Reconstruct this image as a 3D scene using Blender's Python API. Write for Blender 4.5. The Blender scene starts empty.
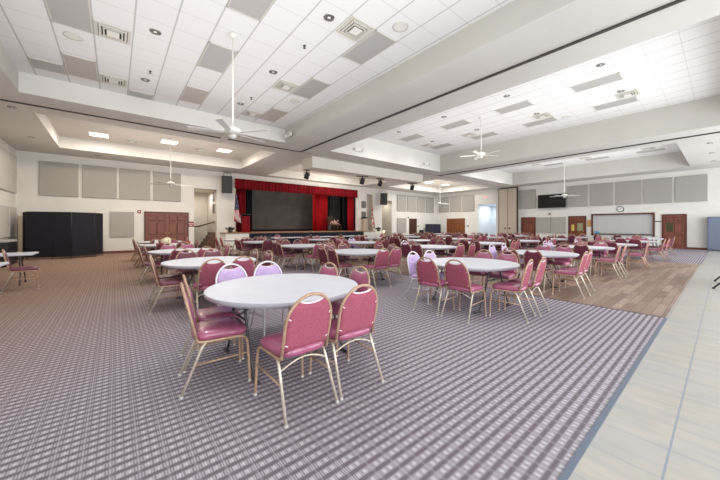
import bpy, bmesh, math, random
from mathutils import Vector, Matrix
random.seed(7)
C = bpy.context.scene.collection
SC = bpy.context.scene
PI = math.pi

# ------------------------------------------------------------------ materials
def lin(c):
    return tuple((x/255/12.92 if x/255 <= .04045 else ((x/255+.055)/1.055)**2.4) for x in c)
def mat(name, rgb, rough=.6, metal=0., emit=None, es=0., spec=None, coat=0.):
    m = bpy.data.materials.new(name); m.use_nodes = True
    b = m.node_tree.nodes['Principled BSDF']
    b.inputs['Base Color'].default_value = (*lin(rgb), 1)
    b.inputs['Roughness'].default_value = rough
    b.inputs['Metallic'].default_value = metal
    if spec is not None: b.inputs['Specular IOR Level'].default_value = spec
    if coat: b.inputs['Coat Weight'].default_value = coat
    if emit:
        b.inputs['Emission Color'].default_value = (*lin(emit), 1)
        b.inputs['Emission Strength'].default_value = es
    return m
class NT:
    """tiny node helper"""
    def __init__(s, m):
        s.t = m.node_tree; s.n = s.t.nodes; s.b = s.n['Principled BSDF']
    def new(s, typ, **kw):
        n = s.n.new(typ)
        for k, v in kw.items(): setattr(n, k, v)
        return n
    def link(s, a, b): s.t.links.new(a, b)
    def val(s, v):
        n = s.new('ShaderNodeValue'); n.outputs[0].default_value = v; return n.outputs[0]
    def m(s, op, a, b=None, c=None):
        n = s.new('ShaderNodeMath', operation=op)
        for i, x in enumerate((a, b, c)):
            if x is None: continue
            if isinstance(x, (int, float)): n.inputs[i].default_value = x
            else: s.link(x, n.inputs[i])
        return n.outputs[0]
    def pos(s):
        g = s.new('ShaderNodeNewGeometry'); x = s.new('ShaderNodeSeparateXYZ'); s.link(g.outputs['Position'], x.inputs[0])
        return g.outputs['Position'], x.outputs[0], x.outputs[1], x.outputs[2]
    def obj(s):
        g = s.new('ShaderNodeTexCoord'); x = s.new('ShaderNodeSeparateXYZ'); s.link(g.outputs['Object'], x.inputs[0])
        return g.outputs['Object'], x.outputs[0], x.outputs[1], x.outputs[2]
    def mix(s, f, a, b):
        n = s.new('ShaderNodeMix', data_type='RGBA')
        if isinstance(f, (int, float)): n.inputs[0].default_value = f
        else: s.link(f, n.inputs[0])
        for i, x in ((6, a), (7, b)):
            if isinstance(x, tuple): n.inputs[i].default_value = (*lin(x), 1)
            else: s.link(x, n.inputs[i])
        return n.outputs[2]
    def noise(s, vec, scale, detail=2, rough=.5):
        n = s.new('ShaderNodeTexNoise'); n.inputs['Scale'].default_value = scale; n.inputs['Detail'].default_value = detail
        n.inputs['Roughness'].default_value = rough
        if vec is not None: s.link(vec, n.inputs['Vector'])
        return n.outputs['Fac']
    def scalevec(s, vec, sc):
        n = s.new('ShaderNodeVectorMath', operation='MULTIPLY'); s.link(vec, n.inputs[0]); n.inputs[1].default_value = sc; return n.outputs[0]
    def ramp(s, f, a, b):
        n = s.new('ShaderNodeMapRange'); s.link(f, n.inputs[0]); n.inputs[1].default_value = a; n.inputs[2].default_value = b
        return n.outputs[0]
    def color(s, c): s.link(c, s.b.inputs['Base Color'])
    def bump(s, h, st=.3, d=.01):
        n = s.new('ShaderNodeBump'); n.inputs['Strength'].default_value = st; n.inputs['Distance'].default_value = d
        s.link(h, n.inputs['Height']); s.link(n.outputs[0], s.b.inputs['Normal'])

def mottled(name, a, b, scale=8, rough=.6, metal=0., bump=0., stretch=(1,1,1), **kw):
    m = mat(name, a, rough, metal, **kw); t = NT(m); o, *_ = t.obj()
    f = t.ramp(t.noise(t.scalevec(o, stretch), scale, 4), .35, .65)
    t.color(t.mix(f, a, b))
    if bump: t.bump(f, bump)
    return m

M = {}
def carpet_mat():
    m = mat('woven_grid_carpet', (120,105,112), .95, spec=.1); t = NT(m); p, x, y, z = t.pos()
    u = t.m('FRACT', t.m('DIVIDE', x, .130)); v = t.m('FRACT', t.m('DIVIDE', y, .0705))
    def soft(w, c, h, s):      # 1 inside the band around c, soft edges
        n = t.new('ShaderNodeMapRange'); n.interpolation_type = 'SMOOTHSTEP'
        t.link(t.m('ABSOLUTE', t.m('SUBTRACT', w, c)), n.inputs[0]); n.inputs[1].default_value = h+s; n.inputs[2].default_value = h-s
        return n.outputs[0]
    light = (214,209,219); darkc = (112,103,110); midc = (145,138,145)
    rowv = soft(v, .85*0+.5, .30, .10)
    blobs = t.m('MAXIMUM', soft(u, .16, .085, .05), soft(u, .50, .085, .05))
    gap = soft(u, .83, .05, .04)
    fine = t.m('FRACT', t.m('DIVIDE', x, .0145))
    finel = soft(fine, .5, .28, .1)
    base = t.mix(t.m('MULTIPLY', rowv, .62), darkc, midc)
    base = t.mix(t.m('MULTIPLY', t.m('MULTIPLY', rowv, finel), .35), base, light)
    c = t.mix(t.m('MULTIPLY', t.m('MULTIPLY', blobs, soft(v, .5, .20, .12)), .55), base, light)
    c = t.mix(t.m('MULTIPLY', gap, .16), c, light)
    n = t.noise(p, 70, 3)
    c = t.mix(t.m('MULTIPLY', t.ramp(n, .35, .7), .18), c, (84,70,82))
    # warm lamp light over the far left of the hall, tinted into the carpet
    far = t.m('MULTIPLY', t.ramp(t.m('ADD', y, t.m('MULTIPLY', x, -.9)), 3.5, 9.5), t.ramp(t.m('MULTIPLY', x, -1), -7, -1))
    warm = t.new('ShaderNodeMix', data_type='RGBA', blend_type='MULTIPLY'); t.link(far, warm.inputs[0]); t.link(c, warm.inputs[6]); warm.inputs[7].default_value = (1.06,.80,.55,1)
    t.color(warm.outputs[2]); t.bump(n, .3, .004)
    return m
def wood_floor_mat():
    m = mat('plank_floor', (150,115,98), .33, spec=.45); t = NT(m); p, x, y, z = t.pos()
    br = t.new('ShaderNodeTexBrick'); t.link(p, br.inputs['Vector'])
    br.inputs['Scale'].default_value = 1; br.inputs['Brick Width'].default_value = .95; br.inputs['Row Height'].default_value = .125
    br.inputs['Mortar Size'].default_value = .004; br.offset = .37
    br.inputs['Color1'].default_value = (*lin((170,146,131)), 1); br.inputs['Color2'].default_value = (*lin((124,99,86)), 1)
    br.inputs['Mortar'].default_value = (*lin((84,62,52)), 1)
    g = t.noise(t.scalevec(p, (1.2, 22, 1)), 3, 5, .6)
    c = t.mix(t.m('MULTIPLY', t.ramp(g, .4, .7), .45), br.outputs['Color'], (104,78,66))
    t.color(c)
    r = t.m('ADD', .28, t.m('MULTIPLY', g, .2)); t.link(r, t.b.inputs['Roughness'])
    return m
def tile_floor_mat():
    m = mat('stone_tile_floor', (190,186,176), .3, spec=.5); t = NT(m); p, x, y, z = t.pos()
    fy = t.m('FRACT', t.m('DIVIDE', t.m('ADD', y, 3.13), .335)); fx = t.m('FRACT', t.m('DIVIDE', x, .335))
    def edge(f, w): return t.m('GREATER_THAN', t.m('ABSOLUTE', t.m('SUBTRACT', f, .5)), .5-w)
    g1 = edge(fy, .017); g2 = t.m('MULTIPLY', edge(fx, .012), .55)
    n1 = t.ramp(t.noise(t.scalevec(p, (5, 1.5, 1)), 2.0, 5), .3, .7)
    n2 = t.ramp(t.noise(p, 1.3, 3), .35, .65)
    c = t.mix(n1, (182,173,158), (157,156,150)); c = t.mix(t.m('MULTIPLY', n2, .4), c, (160,165,172))
    c = t.mix(t.m('MAXIMUM', g1, g2), c, (132,140,152))
    t.color(c)
    return m
def ceiling_tile_mat(name, x0, y0, s=.615, sy=.62, rgb=(232,232,232)):
    m = mat(name, rgb, .9, spec=.1); t = NT(m); p, x, y, z = t.pos()
    fx = t.m('FRACT', t.m('DIVIDE', t.m('SUBTRACT', x, x0-61.5), s)); fy = t.m('FRACT', t.m('DIVIDE', t.m('SUBTRACT', y, y0-62), sy))
    gx = t.m('GREATER_THAN', t.m('ABSOLUTE', t.m('SUBTRACT', fx, .5)), .478)
    gy = t.m('GREATER_THAN', t.m('ABSOLUTE', t.m('SUBTRACT', fy, .5)), .488)
    n = t.noise(p, 90, 2)
    c = t.mix(t.m('MULTIPLY', t.ramp(n, .45, .75), .10), rgb, (190,190,188))
    c = t.mix(t.m('MULTIPLY', gx, .6), c, (158,158,156)); c = t.mix(t.m('MULTIPLY', gy, .35), c, (165,165,163))
    t.color(c)
    return m
def fabric_mat(name, a, b, sc=220, rough=.9):
    m = mat(name, a, rough, spec=.15); t = NT(m); o, *_ = t.obj()
    n = t.noise(o, sc, 2); t.color(t.mix(t.ramp(n, .4, .65), a, b)); t.bump(n, .15, .002)
    return m
def wood_mat(name, a, b, rough=.4, stretch=(14,14,1.3)):
    m = mat(name, a, rough); t = NT(m); o, *_ = t.obj()
    n = t.noise(t.scalevec(o, stretch), 1.6, 5, .65); t.color(t.mix(t.ramp(n, .3, .7), a, b)); return m
def curtain_mat(name, a, b, freq, rough=.8):
    m = mat(name, a, rough, spec=.2); t = NT(m); o, *_ = t.obj()
    n = t.noise(t.scalevec(o, (freq, freq, .6)), 1, 3); t.color(t.mix(t.ramp(n, .3, .7), a, b)); return m

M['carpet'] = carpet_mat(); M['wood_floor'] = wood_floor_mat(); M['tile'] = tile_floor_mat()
M['ceil1'] = ceiling_tile_mat('ceiling_tiles_left', -1.56, 8.08); M['ceil2'] = ceiling_tile_mat('ceiling_tiles_middle', 11.1, 1.9)
M['wall'] = mottled('painted_wall', (232,230,223), (226,224,217), 1.2, .85)
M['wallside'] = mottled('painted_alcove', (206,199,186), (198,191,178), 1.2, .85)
M['soffit'] = mottled('painted_soffit', (211,209,203), (206,204,198), .8, .9)
M['coffer'] = mottled('painted_coffer_face', (226,224,218), (220,218,212), .8, .9)
M['panel'] = fabric_mat('acoustic_fabric', (176,173,165), (166,163,156), 120)
M['panel_light'] = fabric_mat('pale_acoustic_fabric', (206,204,198), (198,196,190), 120)  # same panel fabric, light on the left wall put into its colour
M['panel_edge'] = mat('acoustic_edge', (140,136,130), .9)
M['baseboard'] = wood_mat('baseboard_wood', (120,72,50), (96,56,40))
M['door'] = wood_mat('red_brown_door_wood', (142,80,58), (100,52,38))
M['door_frame'] = wood_mat('door_frame_wood', (104,58,42), (80,42,32))
M['door_orange'] = wood_mat('orange_door_wood', (146,88,50), (116,66,38))
M['door_dark'] = wood_mat('dark_door_wood', (84,52,40), (62,38,32))
M['door_groove'] = mat('door_groove', (58,30,22), .6)
M['fixture'] = mat('unlit_grey_lens', (176,175,173), .5)
M['fixture_pink'] = mat('unlit_warm_grey_lens', (182,174,168), .5)
M['white_metal'] = mat('white_metal', (228,226,220), .4)
M['vent_dark'] = mat('vent_dark', (58,56,54), .6)
M['vent_metal'] = mat('vent_metal', (205,202,192), .5)
M['chrome'] = mat('reflector_chrome', (190,190,190), .18, 1.)
M['black'] = mat('black_metal', (24,24,26), .5)
M['black_cloth'] = fabric_mat('black_divider_cloth', (46,47,54), (36,37,43), 60)
M['beam'] = mottled('painted_beam', (198,196,189), (193,191,184), .8, .9)  # side faces of the coffers, shade put into the paint colour
M['track'] = mat('dark_track', (68,64,60), .6)
M['vinyl'] = mottled('burgundy_vinyl', (164,88,118), (148,76,106), 12, .3, coat=.3)
M['vinyl_back'] = fabric_mat('burgundy_back_fabric', (160,86,104), (144,74,92), 90, .75)
M['vinyl_dark'] = mottled('maroon_vinyl', (116,60,78), (102,52,68), 12, .35)
M['vinyl_dark_back'] = fabric_mat('maroon_back_fabric', (112,58,74), (98,48,62), 90, .75)
M['vinyl_lilac'] = mottled('lilac_vinyl', (196,172,212), (180,152,198), 12, .3)  # window glare on chairs put into the vinyl colour
M['frame_gold'] = mottled('bronze_paint_frame', (186,154,130), (166,134,112), 30, .4, .25)
M['frame_pale'] = mottled('pale_worn_frame', (206,196,182), (188,174,156), 30, .35, .3)
M['frame_silver'] = mat('silver_frame', (216,214,220), .3, .4)  # frame of the same chairs, paled in colour for the window glare
M['piping'] = mat('pale_piping', (222,200,208), .5)
M['foot'] = mat('clear_glide', (190,186,180), .4)
M['tabletop'] = mottled('white_plastic_top', (212,215,224), (207,210,220), 3, .45)
M['table_edge'] = mat('tabletop_edge', (170,168,176), .5)
M['table_leg'] = mat('dark_grey_leg', (74,70,72), .4, .5)
M['apron'] = curtain_mat('navy_stage_skirt', (44,47,62), (32,34,47), 6)
M['stage_wood'] = wood_mat('stage_boards', (168,128,102), (140,102,80), .5, (2,14,1))
M['red'] = curtain_mat('red_curtain', (186,22,30), (130,10,20), 5)
M['red_dark'] = curtain_mat('dark_red_curtain', (140,14,26), (96,8,18), 5)
M['black_drape'] = curtain_mat('black_drape', (24,26,34), (14,15,20), 5)
M['screen'] = mottled('charcoal_backdrop', (82,79,74), (70,67,63), 1.5, .8)
M['grey_drape'] = curtain_mat('grey_drape', (92,90,88), (60,58,58), 4)
M['speaker'] = fabric_mat('speaker_grille', (76,78,80), (58,60,62), 200)
M['shutter'] = mat('roller_shutter', (196,196,196), .5)
M['tv'] = mat('tv_screen', (22,22,24), .12)
M['steel_blue'] = mat('blue_grey_steel', (110,120,140), .4, .3)
M['glass'] = mat('window_glass', (150,150,120), .15)
M['red_sign'] = mat('red_sign', (150,40,44), .5)
M['exit_red'] = mat('exit_red', (235,60,50), .5, emit=(255,70,60), es=.8)
M['white'] = mat('plain_white', (235,235,232), .5)
M['lampon'] = mat('lit_panel', (255,255,250), .5, emit=(255,250,240), es=5)
M['warmglow'] = mat('warm_glow', (255,220,160), .5, emit=(255,200,130), es=4)
M['cool_wall'] = mottled('cool_corridor_paint', (222,228,232), (214,222,228), 1, .8)
M['partition'] = fabric_mat('beige_partition_fabric', (196,184,168), (186,174,158), 100)
M['leaf'] = mottled('dark_leaf', (46,62,40), (30,42,28), 20, .6)
M['pot'] = mat('pot', (60,56,52), .6)
M['cream'] = mottled('straw_cream', (242,236,214), (228,216,180), 25, .7)
M['olive'] = mat('olive_band', (150,140,70), .6)
M['redcloth'] = mat('red_cloth', (170,36,44), .7)
M['pinkish'] = mottled('pink_white_flowers', (236,210,200), (200,120,110), 20, .7)
M['brownwood'] = wood_mat('brown_table_wood', (110,76,50), (84,56,38))
M['cork'] = mottled('cork', (196,150,104), (180,134,90), 30, .8)
M['navy'] = mottled('navy_cover', (52,50,74), (38,36,58), 5, .6)
M['brass'] = mat('brass', (200,160,80), .3, .8)
M['beige'] = mat('beige_panel', (182,168,148), .7)
M['yellowpaper'] = mat('yellow_paper', (214,190,90), .7)

def flag_mat():
    m = mat('striped_flag', (190,40,50), .7); t = NT(m); o, x, y, z = t.obj()
    s = t.m('GREATER_THAN', t.m('FRACT', t.m('ADD', t.m('MULTIPLY', x, 14), t.m('MULTIPLY', z, 1.2))), .5)
    c = t.mix(s, (190,60,66), (232,226,222))
    top = t.m('GREATER_THAN', z, .45)
    st = t.m('GREATER_THAN', t.noise(o, 40, 1), .62)
    cc = t.mix(st, (44,50,92), (220,220,230))
    t.color(t.mix(top, c, cc)); return m
M['flag'] = flag_mat()
def flag2_mat():
    m = mat('white_red_flag', (230,226,220), .7); t = NT(m); o, x, y, z = t.obj()
    t.color(t.mix(t.m('GREATER_THAN', t.noise(t.scalevec(o, (3,3,1)), 4, 1), .52), (228,222,214), (190,48,50))); return m
M['flag2'] = flag2_mat()

# ------------------------------------------------------------------ mesh helpers
def B(): return bmesh.new()
def box(bm, x0, x1, y0, y1, z0, z1, mi=0):
    vs = [bm.verts.new(p) for p in ((x0,y0,z0),(x1,y0,z0),(x1,y1,z0),(x0,y1,z0),(x0,y0,z1),(x1,y0,z1),(x1,y1,z1),(x0,y1,z1))]
    for f in ((3,2,1,0),(4,5,6,7),(0,1,5,4),(1,2,6,5),(2,3,7,6),(3,0,4,7)):
        fc = bm.faces.new([vs[i] for i in f]); fc.material_index = mi
def bbox(bm, x0, x1, y0, y1, z0, z1, b=.01, mi=0):
    """bevelled box"""
    t = B(); box(t, x0, x1, y0, y1, z0, z1, mi)
    bmesh.ops.bevel(t, geom=t.edges[:], offset=b, segments=2, affect='EDGES', profile=.5)
    merge(bm, t, mi)
def merge(bm, t, mi=None):
    mp = {}
    for v in t.verts: mp[v] = bm.verts.new(v.co)
    for f in t.faces:
        try:
            nf = bm.faces.new([mp[v] for v in f.verts]); nf.material_index = f.material_index if mi is None else mi; nf.smooth = f.smooth
        except ValueError: pass
    t.free()
def quad(bm, pts, mi=0):
    f = bm.faces.new([bm.verts.new(p) for p in pts]); f.material_index = mi; return f
def tube(bm, pts, r, seg=8, mi=0, cap=True, radii=None):
    pts = [Vector(p) for p in pts]; rings = []
    up = None
    for i, p in enumerate(pts):
        d = (pts[min(i+1, len(pts)-1)] - pts[max(i-1, 0)]).normalized()
        if up is None:
            up = Vector((0,0,1)) if abs(d.z) < .9 else Vector((1,0,0))
        a = (up - d*up.dot(d)).normalized(); b = d.cross(a); up = a
        rr = radii[i] if radii else r
        rings.append([bm.verts.new(p + a*math.cos(2*PI*k/seg)*rr + b*math.sin(2*PI*k/seg)*rr) for k in range(seg)])
    for i in range(len(rings)-1):
        for k in range(seg):
            f = bm.faces.new((rings[i][k], rings[i][(k+1) % seg], rings[i+1][(k+1) % seg], rings[i+1][k])); f.smooth = True; f.material_index = mi
    if cap:
        f = bm.faces.new(rings[0][::-1]); f.material_index = mi
        f = bm.faces.new(rings[-1]); f.material_index = mi
def lathe(bm, prof, seg=24, c=(0,0,0), mi=0, cap=True):
    rings = [[bm.verts.new((c[0]+r*math.cos(2*PI*k/seg), c[1]+r*math.sin(2*PI*k/seg), c[2]+z)) for k in range(seg)] for r, z in prof]
    for i in range(len(rings)-1):
        for k in range(seg):
            f = bm.faces.new((rings[i][k], rings[i][(k+1) % seg], rings[i+1][(k+1) % seg], rings[i+1][k])); f.smooth = True; f.material_index = mi
    if cap:
        f = bm.faces.new(rings[0][::-1]); f.material_index = mi
        f = bm.faces.new(rings[-1]); f.material_index = mi
def smooth_path(pts, n=4):
    """Chaikin rounding"""
    pts = [Vector(p) for p in pts]
    for _ in range(n):
        q = [pts[0]]
        for a, b in zip(pts, pts[1:]): q += [a*.75+b*.25, a*.25+b*.75]
        q.append(pts[-1]); pts = q
    return pts
def mesh(name, bm, mats):
    if not isinstance(mats, (list, tuple)): mats = [mats]
    bmesh.ops.recalc_face_normals(bm, faces=bm.faces[:])
    me = bpy.data.meshes.new(name); bm.to_mesh(me); bm.free()
    for m in mats: me.materials.append(m if not isinstance(m, str) else M[m])
    return me
def obj(name, bm, mats, parent=None, loc=None, rot=None, label=None):
    o = bpy.data.objects.new(name, mesh(name, bm, mats)); C.objects.link(o)
    if parent: o.parent = parent
    if loc: o.location = loc
    if rot: o.rotation_euler = rot
    if label: o['label'] = label
    return o
def tag(o, label, cat, group=None, kind=None):
    o['label'] = label; o['category'] = cat
    if group: o['group'] = group
    if kind: o['kind'] = kind
    return o
def thing(name, label, cat, loc=(0,0,0), rz=0, group=None):
    o = bpy.data.objects.new(name, None); C.objects.link(o); o.empty_display_size = .1
    o.location = loc; o.rotation_euler = (0,0,rz)
    return tag(o, label, cat, group)
def struct(name, bm, mats, label=None):
    o = obj(name, bm, mats); o['kind'] = 'structure'
    tag(o, label or name.replace('_', ' '), 'room')
    return o
def dup(root, loc, rz, label, group=None):
    r = root.copy(); C.objects.link(r); r.location = loc; r.rotation_euler = (0,0,rz); r['label'] = label
    if group: r['group'] = group
    elif 'group' in r: pass
    for ch in list(root.children):
        c = ch.copy(); C.objects.link(c); c.parent = r
        for g in list(ch.children):
            d = g.copy(); C.objects.link(d); d.parent = c
    return r
ORD = ['first','second','third','fourth','fifth','sixth','seventh','eighth','ninth','tenth']

# ------------------------------------------------------------------ room constants
XL, XR, YS, YB = -3.4, 26.8, 19.9, -3.2
ZS = 4.76
# floor
bm = B(); box(bm, XL, XR, YB, .575, -.1, 0)
struct('floor', bm, 'tile', 'pale stone tile aisle floor along the near side of the hall')
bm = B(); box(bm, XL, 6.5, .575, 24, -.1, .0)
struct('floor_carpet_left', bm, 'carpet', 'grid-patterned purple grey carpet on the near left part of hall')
bm = B(); box(bm, 6.5, 16.6, .575, 24, -.1, .0)
struct('floor_plank', bm, 'wood_floor', 'brown plank dance floor across the middle of the hall')
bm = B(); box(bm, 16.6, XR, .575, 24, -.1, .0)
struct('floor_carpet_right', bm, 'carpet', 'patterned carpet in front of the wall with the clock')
bm = B(); box(bm, XR, XR+3, 12.5, 15.8, -.1, 0); struct('floor_corridor', bm, 'tile', 'floor of the bright corridor')
bm = B(); box(bm, XL, 6.45, .55, .585, 0, .006); box(bm, 16.6, XR, .55, .585, 0, .006)
struct('trim_1', bm, mat('edge_strip', (96,106,122), .5), 'blue grey strip edging the carpet beside tiles')
bm = B(); box(bm, 6.48, 6.52, .585, 18.6, 0, .005)
struct('trim_2', bm, mat('threshold', (92,80,72), .5), 'dark threshold strip between carpet and dance floor')

def wall_cells(bm, us, zs, holes, put):
    for i in range(len(us)-1):
        for k in range(len(zs)-1):
            uc, zc = (us[i]+us[i+1])/2, (zs[k]+zs[k+1])/2
            if any(a < uc < b and c < zc < d for a, b, c, d in holes): continue
            put(us[i], us[i+1], zs[k], zs[k+1])
def holed_wall(u0, u1, z0, z1, holes, put):
    us = sorted({u0, u1, *[h[0] for h in holes], *[h[1] for h in holes]}); zs = sorted({z0, z1, *[h[2] for h in holes], *[h[3] for h in holes]})
    wall_cells(None, us, zs, holes, put)
# stage-side wall
bm = B()
stage_holes = [(3.61,4.87,0,3.65),(6.0,15.9,0,4.42),(17.05,17.8,1.0,4.2),(18.9,20.2,0,3.77)]
holed_wall(XL-.12, XR+.12, 0, 5.0, stage_holes, lambda a,b,c,d: box(bm, a, b, YS, YS+.15, c, d))
struct('wall_stage', bm, 'wall', 'cream wall around the stage')
# alcoves behind it
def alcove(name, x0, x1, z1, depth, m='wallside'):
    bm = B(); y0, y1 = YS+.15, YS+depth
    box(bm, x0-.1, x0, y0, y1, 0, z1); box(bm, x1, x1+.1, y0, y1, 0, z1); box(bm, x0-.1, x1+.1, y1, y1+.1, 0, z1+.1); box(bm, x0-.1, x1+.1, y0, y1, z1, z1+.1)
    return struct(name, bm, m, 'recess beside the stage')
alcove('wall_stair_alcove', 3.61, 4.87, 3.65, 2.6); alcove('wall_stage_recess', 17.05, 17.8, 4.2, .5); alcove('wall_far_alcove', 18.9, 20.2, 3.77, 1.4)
# clock wall
bm = B()
holed_wall(YB, YS, 0, 5.0, [(13.2,15.0,0,3.45),(2.95,6.05,.86,2.17)], lambda a,b,c,d: box(bm, XR, XR+.15, a, b, c, d))
struct('wall_clock', bm, 'wall', 'long cream wall carrying the clock, doors and serving hatch')
bm = B()
box(bm, XR+.15, XR+2.8, 15.0, 15.1, 0, 3.45); box(bm, XR+.15, XR+2.8, 13.1, 13.2, 0, 3.45); box(bm, XR+2.8, XR+2.9, 13.1, 15.1, 0, 3.55); box(bm, XR+.15, XR+2.8, 13.1, 15.1, 3.45, 3.55)
struct('wall_corridor', bm, 'cool_wall', 'bluish walls of the corridor opening')
bm = B(); box(bm, XR+.15, XR+.9, 2.8, 2.9, .8, 2.3); box(bm, XR+.15, XR+.9, 6.1, 6.2, .8, 2.3); box(bm, XR+.9, XR+1., 2.8, 6.2, .7, 2.4)
struct('wall_kitchen', bm, 'wallside')
bm = B(); box(bm, XL-.12, XL, YB, YS, 0, 5.0); struct('wall_left', bm, 'wall', 'cream left side wall')
# near wall with window openings (behind the camera)
bm = B()
wh = [(x, x+2.6, .4, 3.6) for x in (-2.6, 1.0, 4.6, 8.2, 11.8, 15.4, 19.0, 22.6)]
holed_wall(XL, XR, 0, 5.0, wh, lambda a,b,c,d: box(bm, a, b, YB-.15, YB, c, d))
struct('wall_window_side', bm, 'wall', 'window wall along the tile aisle')
# soffit with coffer openings
COF = [('coffer_1', -1.87, 5.3, -.5, 11.22, 5.28, 'ceil1'), ('coffer_2', 7.45, 15.6, -.5, 11.2, 5.78, 'ceil2'), ('coffer_3', 17.5, 25.2, 1.24, 11.05, 5.7, 'ceil2'),
       ('coffer_4', -1.84, 5.7, 13.0, 18.05, 5.25, 'plain'), ('coffer_5', 7.8, 15.9, 13.9, 19.2, 5.25, 'plain'), ('coffer_6', 17.95, 25.4, 13.1, 18.2, 5.25, 'plain')]
M['plain'] = mottled('plain_ceiling', (206,200,192), (200,194,186), .8, .9)
bm = B()
xs = sorted({XL, XR, *[c[1] for c in COF], *[c[2] for c in COF]}); ys = sorted({YB, YS, *[c[3] for c in COF], *[c[4] for c in COF]})
for i in range(len(xs)-1):
    for k in range(len(ys)-1):
        a, b = (xs[i]+xs[i+1])/2, (ys[k]+ys[k+1])/2
        if any(c[1] < a < c[2] and c[3] < b < c[4] for c in COF): continue
        quad(bm, ((xs[i],ys[k],ZS),(xs[i+1],ys[k],ZS),(xs[i+1],ys[k+1],ZS),(xs[i],ys[k+1],ZS)))
bmesh.ops.remove_doubles(bm, verts=bm.verts[:], dist=.001)
struct('ceiling', bm, 'soffit', 'grey cream lower ceiling soffits')
for n, x0, x1, y0, y1, z, mm in COF:
    bm = B()
    quad(bm, ((x0,y0,z),(x1,y0,z),(x1,y1,z),(x0,y1,z)), 0)
    for p, q in (((x0,y0),(x1,y0)),((x1,y0),(x1,y1)),((x1,y1),(x0,y1)),((x0,y1),(x0,y0))):
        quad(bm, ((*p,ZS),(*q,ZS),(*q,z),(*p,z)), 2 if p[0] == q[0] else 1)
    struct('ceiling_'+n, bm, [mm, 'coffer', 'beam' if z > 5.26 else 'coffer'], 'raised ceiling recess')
# partition tracks in the soffit
def track(name, x0, x1, y0, y1, label):
    bm = B(); box(bm, x0, x1, y0, y1, ZS-.035, ZS); 
    struct(name, bm, 'track', label)
track('trim_3', XL, 6.48, 12.13, 12.165, 'dark partition track running beside the stage bays')
M['track_pale'] = mat('pale_track', (150,146,140), .6)
bm = B(); box(bm, 6.48, XR, 12.13, 12.165, ZS-.02, ZS); struct('trim_6', bm, 'track_pale', 'pale partition track beyond the dance floor bays')
track('trim_4', 6.455, 6.51, YB, 12.12, 'dark partition track over the edge of the dance floor')
track('trim_5', 16.6, 16.7, YB, 12.12, 'dark partition track over the far edge of the dance floor')
# baseboards
bm = B(); 
for a, b in ((XL,1.18),(3.36,3.61),(4.87,5.0),(20.2,22.6),(23.75,XR)): box(bm, a, b, YS-.02, YS, 0, .12)
struct('baseboard_stage', bm, 'baseboard')
bm = B()
for a, b in ((-3.1,1.46),(2.55,6.42),(7.6,9.86),(11.05,13.2),(15.0,16.27),(18.43,YS)): box(bm, XR-.02, XR, a, b, 0, .12)
struct('baseboard_clock', bm, 'baseboard')
bm = B(); box(bm, XL, XL+.02, YB, YS, 0, .12); struct('baseboard_left', bm, 'baseboard')

# ------------------------------------------------------------------ acoustic panels
def panel(w, h, loc, rz, label, group):
    bm = B(); bbox(bm, -w/2, w/2, .022, .07, 0, h, .008)
    o = obj('acoustic_panel', bm, 'panel_light' if 'left wall' in label and loc[0] < 0 and rz < 0 else 'panel', loc=loc, rot=(0,0,rz)); return tag(o, label, 'wall panel', group)
# on the stage wall: faces -Y; local y negative side -> rotate PI about z (panel extends to -Y)
g = 'upper acoustic panels on the stage wall'
for i, x in enumerate((-2.68, -1.24, .17, 1.62)):
    panel(1.31, 1.58, (x+.655, YS, 2.81), PI, f'large grey acoustic panel, {ORD[i]} from the left corner, above the double door wall', g)
panel(.98, 1.3, (.29, YS, .84), PI, 'small square grey acoustic panel low between black divider and double door', None)
for i, x in enumerate((20.85, 22.3, 23.75, 25.2)):
    panel(1.31, 1.56, (x+.655, YS, 2.84), PI, f'tall grey acoustic panel, {ORD[i]} right of the far alcove beyond the stage', g)
panel(1.3, 1.4, (21.5, YS, .76), PI, 'square grey acoustic panel low beside the narrow dark door', None)
g = 'upper acoustic panels on the clock wall'
for i, y in enumerate((18.75, 17.35, 15.95)):
    panel(1.28, 1.56, (XR, y, 2.84), PI/2, f'grey acoustic panel, {ORD[i]} from far corner, above the orange double door', g)
for i, y in enumerate((10.5, 7.02, 5.58, 4.14, 2.73, 1.3)):
    panel(1.31, 1.58, (XR, y, 2.85), PI/2, ['grey acoustic panel between folded partition and television','grey acoustic panel immediately past the television, above door with notices','grey acoustic panel above the television end of serving hatch','grey acoustic panel directly above the wall clock','grey acoustic panel above the hatch and door gap, second from near end','grey acoustic panel nearest the steel cabinet'][i], g)
for y, l in ((9.3,'low grey acoustic panel right beside the single plain door, under television'),(8.24,'low grey acoustic panel beside the door with notices, under television')):
    panel(1.0, 1.25, (XR, y, .85), PI/2, l, 'lower acoustic panels under the television')
g = 'acoustic panels on the left wall'
panel(1.15, 1.6, (XL, 19.08, 2.83), -PI/2, 'grey upper acoustic panel on left wall nearest the corner', g)
panel(1.15, 1.6, (XL, 17.8, 2.83), -PI/2, 'grey upper acoustic panel on left wall farther from the corner', g)
panel(1.15, 1.25, (XL, 19.08, .95), -PI/2, 'grey lower acoustic panel on left wall nearest the corner', g)
panel(1.15, 1.25, (XL, 17.8, .95), -PI/2, 'grey lower acoustic panel on left wall above the dark cabinet', g)

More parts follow.
